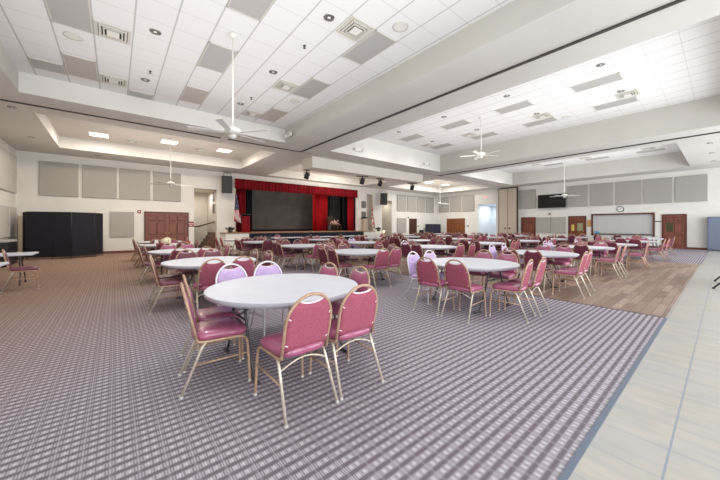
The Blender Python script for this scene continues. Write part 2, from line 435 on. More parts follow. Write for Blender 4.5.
# ------------------------------------------------------------------ doors (local: x along wall, -y toward the room)
def door(name, w, h, loc, rz, wood, frame, label, leaves=1, window=None, knobs=True, lit=None):
    r = thing(name, label, 'door', loc, rz); r['kind'] = 'structure'
    bm = B(); f = .09
    box(bm, -w/2-f, -w/2, -.05, 0, 0, h+f); box(bm, w/2, w/2+f, -.05, 0, 0, h+f); box(bm, -w/2, w/2, -.05, 0, h, h+f)
    obj('door_frame', bm, frame, r)
    lw = w/leaves
    for k in range(leaves):
        x0 = -w/2+k*lw; bm = B(); bbox(bm, x0+.006, x0+lw-.006, -.03, 0, .01, h-.005, .004)
        for a in range(2):
            px = x0+.1+a*(lw-.16)/2; pw = (lw-.28)/2
            for z0, z1 in ((.18,.82),(.95,1.6),(1.72,h-.14)):
                if window and a == window[0] and z0 == .95: continue
                box(bm, px-.018, px+pw+.018, -.0325, -.02, z0-.018, z1+.018, 1); t = B(); bbox(t, px, px+pw, -.045, -.02, z0, z1, .012); merge(bm, t)
        lf = obj('door_leaf', bm, [wood, 'door_groove'], r)
        if knobs:
            bm = B(); kx = x0+lw-.08 if (leaves == 1 or k == 0) else x0+.08
            lathe(bm, [(.01,0),(.012,.03),(.03,.04),(.032,.06),(.015,.075)], 12)
            obj('knob', bm, 'brass', lf, (kx, -.03, 1.0), (PI/2,0,0))
        if window:
            a = window[0]; px = x0+.1+a*(lw-.16)/2; pw = (lw-.28)/2
            bm = B(); box(bm, px, px+pw, -.036, -.031, 1.05, 1.62)
            obj('window_pane', bm, 'glass' if lit is None else lit, lf)
    return r
door('door_1', 1.94, 2.1, (2.27, YS, 0), 0, 'door', 'door_frame', 'reddish wooden double door of raised panels behind the far left tables', 2)
door('door_2', .95, 2.06, (23.17, YS, 0), 0, 'door_dark', 'door_frame', 'narrow dark door left of the navy covered cart')
door('door_3', 1.9, 2.08, (XR, 17.35, 0), -PI/2, 'door_orange', 'door_orange', 'orange brown wooden double door by the far corner', 2)
door('door_4', .95, 2.05, (XR, 10.44, 0), -PI/2, 'door', 'door_frame', 'plain brown door between folded partition and low grey panels')
d5 = door('door_5', .95, 2.06, (XR, 7.02, 0), -PI/2, 'door', 'door_frame', 'brown door with yellow and grey notices beside the cork board', 1, (1,))
door('door_6', .9, 2.05, (XR, 2.0, 0), -PI/2, 'door', 'door_frame', 'brown panelled door with small dark window near steel cabinet', 1, (0,), lit=mat('dark_door_glass', (70,66,40), .2))
bm = B(); box(bm, -.36, -.18, -.052, -.046, 1.05, 1.5); obj('notice', bm, 'yellowpaper', d5, label='yellow paper notice')

# serving hatch
r = thing('serving_hatch', 'wide serving hatch with dark wooden frame and closed white roller shutter', 'hatch', (XR, 4.5, 0), -PI/2)
bm = B()
box(bm, -1.65, -1.55, -.06, 0, .7, 2.27); box(bm, 1.55, 1.65, -.06, 0, .7, 2.27); box(bm, -1.55, 1.55, -.06, 0, 2.17, 2.27)
obj('hatch_frame', bm, 'door_frame', r)
bm = B()
for k in range(17):
    z = .9+k*.075; box(bm, -1.55, 1.55, .06, .085, z, z+.07)
obj('roller_shutter', bm, 'shutter', r)
bm = B(); bbox(bm, -1.66, 1.66, -.16, .05, .8, .86, .01); obj('counter_shelf', bm, mat('dark_counter', (70,60,58), .4), r)
bm = B(); bbox(bm, -.12, .12, -.02, .02, 0, .16, .01)
tag(obj('sticker_sign', bm, mat('blue_sign', (80,150,190), .5), loc=(XR-.1, 5.8, .861), rot=(0,0,-PI/2)), 'small blue sign standing on the serving hatch counter', 'sign')
# clock
r = thing('wall_clock', 'round black rimmed wall clock above the serving hatch', 'clock', (XR, 4.55, 2.56), -PI/2)
bm = B()
lathe(bm, [(.17,0),(.2,0),(.2,.04),(.17,.05)], 28, cap=False); obj('clock_rim', bm, 'black', r, rot=(PI/2,0,0))
bm = B(); lathe(bm, [(.17,.0),(.17,.02)], 28); obj('clock_face', bm, 'white', r, rot=(PI/2,0,0))
for ang, ln, nm in ((.6,.1,'hour_hand'),(-1.9,.14,'minute_hand')):
    bm = B(); box(bm, -.008, .008, -.03, -.024, 0, ln); obj(nm, bm, 'black', r, rot=(0,ang,0))
# room number plate, cork board, small signs
bm = B(); box(bm, -.18, .18, -.02, 0, 0, .05); tag(obj('sign_plate', bm, 'black', loc=(XR, 2.72+.03, 1.66), rot=(0,0,-PI/2)), 'small dark name plate between hatch and near door', 'sign')
bm = B(); bbox(bm, -.12, .12, -.02, 0, 0, .5, .005); tag(obj('cork_board', bm, 'cork', loc=(XR, 6.29, 1.35), rot=(0,0,-PI/2)), 'tan cork board between notice door and serving hatch', 'board')
# TV
r = thing('wall_television', 'large black television mounted high on the clock wall', 'television', (XR-.25, 8.66, 2.83), -PI/2)
bm = B(); bbox(bm, -.97, .97, 0, .06, 0, 1.06, .01); obj('housing', bm, 'black', r)
bm = B(); box(bm, -.94, .94, -.004, 0, .03, 1.03); obj('screen', bm, 'tv', r)
bm = B(); box(bm, -.2, .2, .06, .25, .35, .7); obj('wall_bracket', bm, 'black', r)
# small black camera/speaker under TV
bm = B(); bbox(bm, -.05, .05, -.1, 0, 0, .12, .02); tag(obj('wall_sensor', bm, 'black', loc=(XR, 8.85, 2.3), rot=(0,0,-PI/2)), 'small black sensor on wall beneath the television', 'sensor')
# exit sign above corridor
def text(body, size, m, parent=None, loc=(0,0,0), rot=(PI/2,0,0), name='lettering'):
    cu = bpy.data.curves.new(name, 'FONT'); cu.body = body; cu.size = size; cu.extrude = .003; cu.align_x = 'CENTER'; cu.align_y = 'CENTER'
    cu.materials.append(M[m]); tmp = bpy.data.objects.new(name+'_curve', cu); C.objects.link(tmp); bpy.context.view_layer.update()
    me = bpy.data.meshes.new_from_object(tmp.evaluated_get(bpy.context.evaluated_depsgraph_get())); bpy.data.objects.remove(tmp)
    o = bpy.data.objects.new(name, me); C.objects.link(o)
    if parent: o.parent = parent
    o.location = loc; o.rotation_euler = rot; return o
def exit_sign(loc, rz, label):
    r = thing('exit_sign', label, 'sign', loc, rz, 'exit signs')
    bm = B(); bbox(bm, -.2, .2, -.05, 0, 0, .26, .01); obj('sign_housing', bm, 'white', r)
    text('EXIT', .19, 'exit_red', r, (0,-.056,.13)); return r
exit_sign((XR, 14.15, 3.98), -PI/2, 'white exit sign with red EXIT letters above the bright corridor opening')
r = thing('wall_sign', 'dark red sign with white marks right of the reddish double door', 'sign', (3.44, YS, 1.36), 0)
bm = B(); bbox(bm, -.15, .15, -.03, 0, 0, .3, .006); obj('sign_board', bm, 'red_sign', r)
bm = B(); box(bm, -.1, -.02, -.035, -.03, .14, .2); box(bm, .02, .1, -.035, -.03, .14, .2); box(bm, -.06, .06, -.035, -.03, .06, .09); obj('sign_mark', bm, 'white', r)
r = thing('fire_alarm', 'small red fire alarm strobe above the low square panel', 'alarm', (1.0, YS, 2.1), 0)
bm = B(); bbox(bm, -.08, .08, -.05, 0, 0, .15, .01); obj('alarm_body', bm, 'red_sign', r)
bm = B(); bbox(bm, -.03, .03, -.07, -.05, .04, .11, .005); obj('strobe_lens', bm, 'white', r)
for y, z, l in ((16.0,1.35,'small dark wall thermostat right of the orange double door'),):
    bm = B(); bbox(bm, -.12, .12, -.03, 0, 0, .1, .005); tag(obj('wall_thermostat', bm, 'vent_dark', loc=(XR, y, z), rot=(0,0,-PI/2)), l, 'thermostat')
bm = B(); bbox(bm, -.1, .1, -.03, 0, 0, .1, .005); tag(obj('light_switch', bm, 'vent_dark', loc=(24.0, YS, 1.35)), 'dark switch plate right of the narrow dark door', 'switch')
bm = B(); lathe(bm, [(.05,0),(.07,.05),(.04,.1)], 12); tag(obj('dome_camera', bm, 'black', loc=(22.45, YS, 2.25), rot=(PI/2,0,0)), 'black dome camera on wall above the narrow dark door', 'camera')

# folded partition
r = thing('folding_partition', 'stacked beige folding partition panels reaching the ceiling beside the corridor', 'partition', (26.5, 12.0, 0), -PI/2)
for k in range(2):
    x0 = -.76+k*.76; bm = B(); bbox(bm, x0+.012, x0+.748, -.06, .2, .02, 4.66, .01); p = obj('partition_panel', bm, 'partition', r)
    bm = B(); bbox(bm, x0+(.5 if k == 0 else .12), x0+(.6 if k == 0 else .22), -.09, -.06, 1.12, 1.27, .01); obj('handle', bm, 'black', p)
bm = B(); box(bm, -.79, -.76, -.07, .2, 0, 4.72); box(bm, .76, .79, -.07, .2, 0, 4.72); box(bm, -.79, .79, -.07, .2, 4.67, 4.72); box(bm, -.006, .006, -.065, .2, .02, 4.66)
obj('dark_frame', bm, 'track', r)

# ------------------------------------------------------------------ stage
r = thing('stage_platform', 'raised stage with boarded top and pleated navy skirt', 'stage', (0,0,0))
bm = B(); box(bm, 5.02, 16.9, 18.62, 19.88, .94, 1.0); obj('stage_top', bm, 'stage_wood', r)
bm = B(); n = 260; x0, x1 = 6.45, 15.6
pr_ = None
for i in range(n+1):
    x = x0+(x1-x0)*i/n; y = 18.6+.035*math.sin(i*1.25)
    a = bm.verts.new((x, y, .02)); b = bm.verts.new((x, y, .95))
    if pr_: f = bm.faces.new((pr_[0], a, b, pr_[1])); f.smooth = True
    pr_ = (a, b)
obj('stage_skirt', bm, 'apron', r)
for a, b in ((5.05,6.42),(15.63,16.85)):
    bm = B(); box(bm, a, b, 18.65, 19.88, 0, .94); obj('white_cheek', bm, 'wall', r)
bm = B(); box(bm, 6.42, 15.63, 18.68, 18.72, 0, .94); obj('stage_front', bm, 'black', r)
bm = B(); box(bm, 5.72, 16.18, 20.06, 25.48, .9, 1.0); box(bm, 6.02, 15.88, 19.88, 20.06, .94, 1.0); struct('floor_stage', bm, 'stage_wood', 'boarded stage floor behind the curtain line')
# steps
r = thing('stage_steps', 'low dark steps against the stage skirt at its left end', 'steps', (7.3, 18.55, 0))
bm = B()
for k in range(3): box(bm, -.6, .6, -.28*(3-k), 0 if k == 2 else -.28*(2-k), 0, .25*(k+1))
obj('step_block', bm, mat('slate_steps', (66,70,86), .8), r)
# stage house
bm = B(); box(bm, 5.6, 5.7, YS+.15, 25.5, 0, 5.6); box(bm, 16.2, 16.3, YS+.15, 25.5, 0, 5.6); box(bm, 5.6, 16.3, 25.5, 25.6, 0, 5.6); box(bm, 5.6, 16.3, YS+.15, 25.6, 5.5, 5.6)
struct('wall_stage_house', bm, 'black', 'dark walls around the stage')
def drape(name, x0, x1, y, z0, z1, m, label, folds, amp=.07, cat='curtain', parent=None, scallop=0):
    bm = B(); n = max(12, folds*8); prev = None
    for i in range(n+1):
        t = i/n; x = x0+(x1-x0)*t; yy = amp*math.sin(t*folds*2*PI)+amp*.35*math.sin(t*folds*4.3*PI+1)
        zb = z0-(scallop*abs(math.sin(t*folds*PI)) if scallop else 0)
        col = [bm.verts.new((x-(x0+x1)/2, yy*(.55 if k == 3 else 1), zb+(z1-zb)*k/3-z0)) for k in range(4)]
        if prev:
            for k in range(3):
                f = bm.faces.new((prev[k], col[k], col[k+1], prev[k+1])); f.smooth = True
        prev = col
    o = obj(name, bm, m, parent=parent, loc=((x0+x1)/2, y, z0)); md = o.modifiers.new('s', 'SOLIDIFY'); md.thickness = .012
    if parent is None: tag(o, label, cat)
    return o
drape('curtain_valance', 5.88, 15.86, 19.68, 3.78, 4.42, 'red_dark', 'long dark red pleated valance across the top of the stage', 42, .05, 'valance')
drape('stage_curtain', 6.1, 6.72, 20.3, 1.02, 4.5, 'red_dark', 'dark red curtain drawn to left edge of the stage', 6)
drape('stage_curtain', 12.0, 13.35, 20.5, 1.02, 4.5, 'red', 'bright red curtain hanging right of the charcoal backdrop', 9)
drape('stage_curtain', 15.28, 15.85, 20.3, 1.02, 4.5, 'red', 'narrow red curtain at right edge of the stage', 6)
drape('black_drape', 6.5, 7.33, 20.75, 1.02, 4.6, 'black_drape', 'black leg drape beside the left red curtain', 6)
drape('black_drape', 15.1, 15.9, 20.8, 1.02, 4.6, 'black_drape', 'black leg drape beside the right red curtain', 6)
drape('black_drape', 6.2, 16.0, 21.2, 4.0, 5.2, 'black_drape', 'black border drape above the charcoal backdrop', 30)
drape('grey_drape', 14.7, 16.1, 22.6, 1.02, 4.7, 'grey_drape', 'grey drape deep on stage between red curtains', 7)
drape('black_drape', 13.2, 14.75, 22.3, 1.02, 4.7, 'black_drape', 'black drape deep on stage beside the grey drape', 7)
r = thing('projection_backdrop', 'wide flat charcoal backdrop hanging at the rear of stage', 'backdrop', (10.6, 22.0, 1.14))
bm = B(); box(bm, -3.2, 2.6, 0, .02, 0, 3.6); obj('backdrop_cloth', bm, 'screen', r)
bm = B(); tube(bm, [(-3.2,.01,.0),(2.6,.01,0)], .012); obj('bottom_batten', bm, 'screen', r)
# speakers
def pa(loc, rz, tilt, label):
    r = thing('hanging_loudspeaker', label, 'loudspeaker', loc, rz)
    c = B(); w0, w1 = .30, .24
    vs = [c.verts.new(p) for p in ((-w0,-.2,0),(w0,-.2,0),(w1,.22,0),(-w1,.22,0),(-w0,-.2,1.05),(w0,-.2,1.05),(w1,.22,1.05),(-w1,.22,1.05))]
    for f in ((3,2,1,0),(4,5,6,7),(0,1,5,4),(1,2,6,5),(2,3,7,6),(3,0,4,7)): c.faces.new([vs[i] for i in f])
    obj('cabinet', c, 'black', r, rot=(tilt,0,0))
    bm = B(); bbox(bm, -.28, .28, -.225, -.2, .03, 1.02, .01); obj('grille', bm, 'speaker', r, rot=(tilt,0,0))
    bm = B(); tube(bm, [(-.2,0,1.0),(-.2,0,1.25),(.2,0,1.25),(.2,0,1.0)], .02); tube(bm, [(0,0,1.25),(0,.3,1.25)], .025); obj('bracket', bm, 'black', r)
    return r
pa((5.35, 19.42, 3.42), -.35, .1, 'black loudspeaker hung high left of the red stage valance')
pa((18.6, 19.42, 3.3), -.5, .14, 'black loudspeaker hung right of the stage beside far alcove')
# grilles
for x, y, z, rz, l in ((4.868, 20.6, 2.95, PI/2, 'upper dark square vent on the stair alcove side wall'), (4.868, 20.6, 2.2, PI/2, 'lower dark square vent on the stair alcove side wall'),
                   (16.7, YS, 2.95, 0, 'upper grey square vent right of the stage opening'), (16.7, YS, 2.05, 0, 'lower grey square vent right of the stage opening')):
    r = thing('wall_grille', l, 'vent', (x, y, z), -rz)
    bm = B(); bbox(bm, -.27, .27, -.03, 0, 0, .62, .006); obj('grille_frame', bm, 'fixture', r)
    bm = B()
    for k in range(12): box(bm, -.24, .24, -.04, -.028, .03+k*.047, .06+k*.047)
    obj('louvre', bm, 'vent_dark', r)
# handrail in alcove and stair stringer
r = thing('handrail', 'wooden handrail with a bend in the left stair alcove', 'handrail', (0,0,0))
bm = B(); tube(bm, smooth_path([(3.75,YS+2.45,1.35),(4.2,YS+2.2,1.35),(4.75,YS+.6,1.62),(4.75,YS+.25,1.66)],2), .045); obj('rail', bm, 'brownwood', r)
bm = B(); tube(bm, [(4.75,YS+.3,1.62),(4.84,YS+.3,1.5)], .02); tube(bm, [(4.3,YS+2.0,1.36),(4.3,YS+2.4,1.3)], .02); obj('rail_bracket', bm, 'brownwood', r)
r = thing('alcove_stair', 'brown stair rising inside the alcove left of the stage', 'stairs', (0,0,0))
bm = B()
for k in range(5): box(bm, 4.15+k*.14, 4.15+(k+1)*.14, YS+.4, YS+1.6, 0, .2*(k+1))
obj('stair_treads', bm, 'brownwood', r)

# header box and stage lights
M['header'] = mottled('header_paint', (228,222,212), (222,216,206), .8, .9)
bm = B(); box(bm, 7.35, 15.65, 12.6, 13.6, 4.24, ZS)
struct('ceiling_header', bm, 'header', 'boxed ceiling header carrying the stage lights')
def stage_light(x, label, bar=.5, y=13.1):
    r = thing('stage_light', label, 'stage light', (x, y, 4.24), random.uniform(-.3,.3), 'stage lights under the ceiling header')
    bm = B(); box(bm, -bar/2, bar/2, -.06, .06, -.04, 0); tube(bm, [(0,0,-.04),(0,0,-.12)], .03); obj('mount_plate', bm, 'black', r)
    bm = B(); tube(bm, [(-.15,0,-.3),(-.15,0,-.12),(.15,0,-.12),(.15,0,-.3)], .02, 6); obj('yoke', bm, 'black', r)
    bm = B(); lathe(bm, [(.06,.15),(.11,.12),(.12,0),(.13,-.14),(.12,-.15)], 16); h = obj('lamp_head', bm, 'black', r, (0,0,-.3), (.5,0,.2))
    bm = B(); lathe(bm, [(.1,-.152),(.1,-.156)], 16); obj('lens', bm, 'chrome', h)
    return r
stage_light(7.5, 'black stage light at the left end of the ceiling header', .3, 13.4)
stage_light(10.9, 'black stage light hung near middle of the ceiling header', .7)
stage_light(12.3, 'black stage light hung right of middle of the ceiling header', .5)
stage_light(15.2, 'black stage light at the right end of the ceiling header', .7)
def emerg(loc, rz, label):
    r = thing('emergency_light', label, 'emergency light', loc, rz, 'twin-lamp emergency lights')
    bm = B(); bbox(bm, -.16, .16, -.08, 0, 0, .14, .015); obj('housing', bm, 'white_metal', r)
    for s in (-1,1):
        bm = B(); lathe(bm, [(.03,0),(.075,.05),(.08,.09),(.06,.1)], 14); obj('lamp', bm, 'white_metal', r, (s*.2,-.05,.09), (PI/2+.4,0,s*.3))
    return r
emerg((9.05, 11.17, 4.98), 0, 'white emergency light on the left of the middle coffer face')
emerg((14.2, 11.17, 4.98), 0, 'white emergency light on the right of the middle coffer face')
emerg((5.27, 10.7, 4.86), -PI/2, 'white emergency light at the corner of the left coffer')

# ------------------------------------------------------------------ ceiling fixtures
def ceil_panel(x0, x1, y0, y1, z, label, m='fixture', grp='unlit rectangular ceiling light panels'):
    r = thing('ceiling_light_panel', label, 'ceiling light', ((x0+x1)/2, (y0+y1)/2, z), 0, grp)
    w, h = (x1-x0)/2-.012, (y1-y0)/2-.012
    bm = B(); box(bm, -w+.02, w-.02, -h+.02, h-.02, -.012, 0); obj('diffuser', bm, m, r)
    bm = B(); box(bm, -w, w, -h, -h+.02, -.016, 0); box(bm, -w, w, h-.02, h, -.016, 0); box(bm, -w, -w+.02, -h, h, -.016, 0); box(bm, w-.02, w, -h, h, -.016, 0)
    obj('trim_frame', bm, 'vent_metal', r)
rowname = ['nearest the aisle', 'second from the aisle', 'third from the aisle', 'fourth from the aisle', 'farthest from the aisle']
A = [(-.945,-.33,4.36,5.60,0),(-.945,-.33,6.84,8.08,0),(-.945,-.33,9.40,10.64,1),(-1.56,-.945,10.1,10.7,0),(1.515,2.13,4.36,5.58,0),(1.515,2.13,6.86,8.08,0),(1.515,2.13,9.4,10.62,1),
     (.285,.9,10.72,11.2,0),(3.98,4.6,9.4,10.64,1),(3.98,4.6,6.84,8.05,0),(3.98,4.6,4.36,5.55,0)]
An = ['grey ceiling panel of left coffer, column over left wall, near row','grey ceiling panel in left coffer at left, beside the round speaker','warm grey ceiling panel in left coffer at left, far row','small grey ceiling panel in the far left corner of left coffer',
      'grey ceiling panel above the near fan rod, near row','grey ceiling panel just left of the near fan rod','grey ceiling panel beyond the near fan rod, far row','thin grey ceiling panel touching far edge of left coffer',
      'grey ceiling panel by the beam in left coffer, far row','grey ceiling panel by the beam in left coffer, middle row','grey ceiling panel by the beam in left coffer, large near one']
for (x0,x1,y0,y1,w), l in zip(A, An): ceil_panel(x0, x1, y0, y1, 5.28, l, 'fixture_pink' if w else 'fixture')
for cx, cn in ((11.1,'beam side'),(13.55,'clock-wall side')):
    for k in range(4): ceil_panel(cx, cx+.6, 1.9+2.45*k, 3.0+2.45*k+.1, 5.78, f'grey ceiling panel in the middle coffer, {cn}, {rowname[k]}')
for cx, cn in ((19.8,'beam side'),(23.4,'clock-wall side')):
    for k in range(3): ceil_panel(cx, cx+.6, 2.1+2.45*k, 3.3+2.45*k, 5.7, f'grey ceiling panel in the far coffer, {cn}, {rowname[k]}')
def diffuser(x, y, z, label, s=.28):
    r = thing('ceiling_vent', label, 'vent', (x, y, z), 0, 'square ceiling air vents')
    bm = B()
    for k, (a, zz) in enumerate(((s,0),(s*.78,-.012),(s*.56,-.02))):
        b = a*.82
        box(bm, -a, a, -a, -b, zz-.02, zz); box(bm, -a, a, b, a, zz-.02, zz); box(bm, -a, -b, -b, b, zz-.02, zz); box(bm, b, a, -b, b, zz-.02, zz)
    obj('vane', bm, 'vent_metal', r)
    bm = B(); box(bm, -s*.95, s*.95, -s*.95, s*.95, -.003, 0); obj('duct_shadow', bm, 'vent_dark', r)
    bm = B(); box(bm, -s*.35, s*.35, -s*.35, s*.35, -.05, -.03); obj('centre_plate', bm, 'white_metal', r)
for x, y, l in ((-.03,7.78,'middle row, left wall side'),(-.03,10.33,'far row, left wall side'),(3.67,4.62,'near row, beam side'),(3.67,7.72,'middle row, beam side'),(3.67,10.35,'far row, beam side')):
    diffuser(x, y, 5.28, f'square white air vent in left coffer, {l}')
for k, y in enumerate((2.05,4.6,7.8,10.2)): diffuser(13.15, y, 5.78, f'square white air vent in the middle coffer, {rowname[k]}')
for k, y in enumerate((2.7,5.6,8.4)): diffuser(22.9, y, 5.7, f'square white air vent in the far coffer, {rowname[k]}')
def downlight(x, y, z, label):
    r = thing('recessed_downlight', label, 'ceiling light', (x, y, z), 0, 'recessed round downlights')
    bm = B(); lathe(bm, [(.085,.0),(.1,-.012),(.105,0)], 20, cap=False); obj('trim_ring', bm, 'chrome', r)
    bm = B(); lathe(bm, [(.088,-.004),(.088,-.002)], 20); obj('reflector', bm, mat_refl, r)
    bm = B(); lathe(bm, [(.02,-.014),(.035,-.006)], 12); obj('bulb', bm, 'white', r)
mat_refl = mat('downlight_reflector', (120,118,114), .3, .7)
for cx, cn in ((.62,'left wall side'),(3.08,'beam side')):
    for k, y in enumerate((2.14,4.67,7.21,9.74)): downlight(cx, y, 5.28, f'round recessed downlight in left coffer, {cn}, {rowname[k]}')
for cx, cn in ((10.2,'beam side'),(12.7,'clock-wall side')):
    for k, y in enumerate((2.14,4.65,7.14,9.6)): downlight(cx, y, 5.78, f'round recessed downlight in middle coffer, {cn}, {rowname[k]}')
for x in (18.59,21.19,23.87): downlight(x, .38, ZS, f'round downlight over tile aisle, {"nearest beam" if x<19 else "middle one" if x<22 else "nearest clock wall"}')
for x, y, l in ((-2.25,12.75,'by the left partition track'),(-2.45,16.6,'beside left stage coffer'),(-.66,18.9,'above the big grey panels')): downlight(x, y, ZS, f'small round downlight in the lower soffit, {l}')
for x, y, z, l in ((-.66,8.44,5.28,'left wall side of left coffer'),(4.3,4.0,5.28,'beam side of left coffer, near'),(4.32,8.44,5.28,'beam side of left coffer, far'),(14.0,4.05,5.78,'middle coffer by the clock-wall side')):
    r = thing('ceiling_speaker', f'flat round white ceiling speaker, {l}', 'speaker', (x, y, z), 0, 'round ceiling speakers')
    bm = B(); lathe(bm, [(.15,0),(.155,-.01),(.14,-.012)], 24, cap=False); obj('rim', bm, mat_rim if 'mat_rim' in globals() else 'vent_metal', r)
    bm = B(); lathe(bm, [(.142,-.004),(.142,-.002)], 24); obj('speaker_mesh', bm, 'coffer', r)
for x, y, z, l in ((.68,9.12,5.28,'left wall side'),(3.15,5.73,5.28,'beam side near'),(3.18,9.06,5.28,'beam side far')):
    bm = B(); lathe(bm, [(.03,0),(.03,-.012),(.012,-.015),(.012,-.05),(.03,-.055),(.03,-.06)], 10)
    tag(obj('sprinkler_head', bm, 'vent_dark', loc=(x,y,z)), f'tiny dark sprinkler head in left coffer, {l}', 'sprinkler', 'ceiling sprinkler heads')
# lit flush panels in stage coffers
for i, (x, y, w, l) in enumerate(((-.52,16.7,.3,'first from the left wall'),(1.92,16.1,.3,'second from the left wall'),(4.3,16.15,.3,'third from the left wall'),(21.3,16.5,.3,'far stage bay, beam side'),(23.8,16.5,.3,'far stage bay, wall side'))):
    r = thing('lit_ceiling_panel', f'bright square ceiling light beyond the track, {l}', 'ceiling light', (x, y, 5.25), 0, 'lit square ceiling lights')
    bm = B(); box(bm, -w, w, -w, w, -.02, -.005); obj('diffuser', bm, 'lampon', r)
    bm = B()
    for a, b, c, d in ((-w-.03,w+.03,-w-.03,-w),(-w-.03,w+.03,w,w+.03),(-w-.03,-w,-w,w),(w,w+.03,-w,w)): box(bm, a, b, c, d, -.025, 0)
    obj('frame', bm, 'white_metal', r)
for x, y, l in ((.6,17.0,'between first and second lit panels'),(3.3,16.7,'between second and third lit panels')): diffuser(x, y, 5.25, f'small air vent in stage-side coffer, {l}', .25)

# ceiling fans
def fan_proto():
    r = thing('ceiling_fan', '', 'ceiling fan', (0,0,0), 0, 'white ceiling fans on long rods')
    return r
def fan(x, y, zt, zh, rz, label):
    r = thing('ceiling_fan', label, 'ceiling fan', (x, y, zh), rz, 'white ceiling fans on long rods')
    h = zt-zh
    bm = B(); tube(bm, [(0,0,.1),(0,0,h)], .016, 10); obj('rod', bm, 'white_metal', r)
    bm = B(); lathe(bm, [(.02,h-.08),(.06,h-.06),(.075,h-.0)], 16); obj('canopy', bm, 'white_metal', r)
    bm = B(); lathe(bm, [(.03,.12),(.07,.11),(.15,.07),(.165,.03),(.15,-.01),(.09,-.03),(.06,-.035)], 24); obj('motor', bm, 'white_metal', r)
    bm = B(); lathe(bm, [(.06,-.035),(.075,-.06),(.06,-.1),(.02,-.12)], 16); obj('switch_cap', bm, 'white_metal', r)
    for k in range(5):
        bm = B(); t = B()
        bbox(t, .2, .80, -.065, .065, -.004, .004, .003)
        for v in t.verts:
            if v.co.x < .3: v.co.y *= .75
        bmesh.ops.rotate(t, verts=t.verts[:], cent=(0,0,0), matrix=Matrix.Rotation(.22, 3, 'X')); merge(bm, t)
        b = obj('blade', bm, 'white_metal', r, rot=(0,0,2*PI*k/5))
        bm = B(); box(bm, .12, .26, -.018, .018, -.008, .002); obj('blade_iron', bm, 'white_metal', b)
    return r
fan(1.84, 6.3, 5.28, 3.28, .35, 'white ceiling fan on long rod over the near left tables')
fan(11.43, 6.24, 5.78, 4.27, .8, 'white ceiling fan hanging high over the dance floor')
fan(1.9, 15.5, 5.25, 3.24, .1, 'white ceiling fan in front of the wall with double door')
fan(21.6, 15.5, 5.25, 3.3, .5, 'white ceiling fan by the far corner above orange door')
fan(21.5, 6.3, 5.7, 3.26, .3, 'white ceiling fan in front of the wall television')

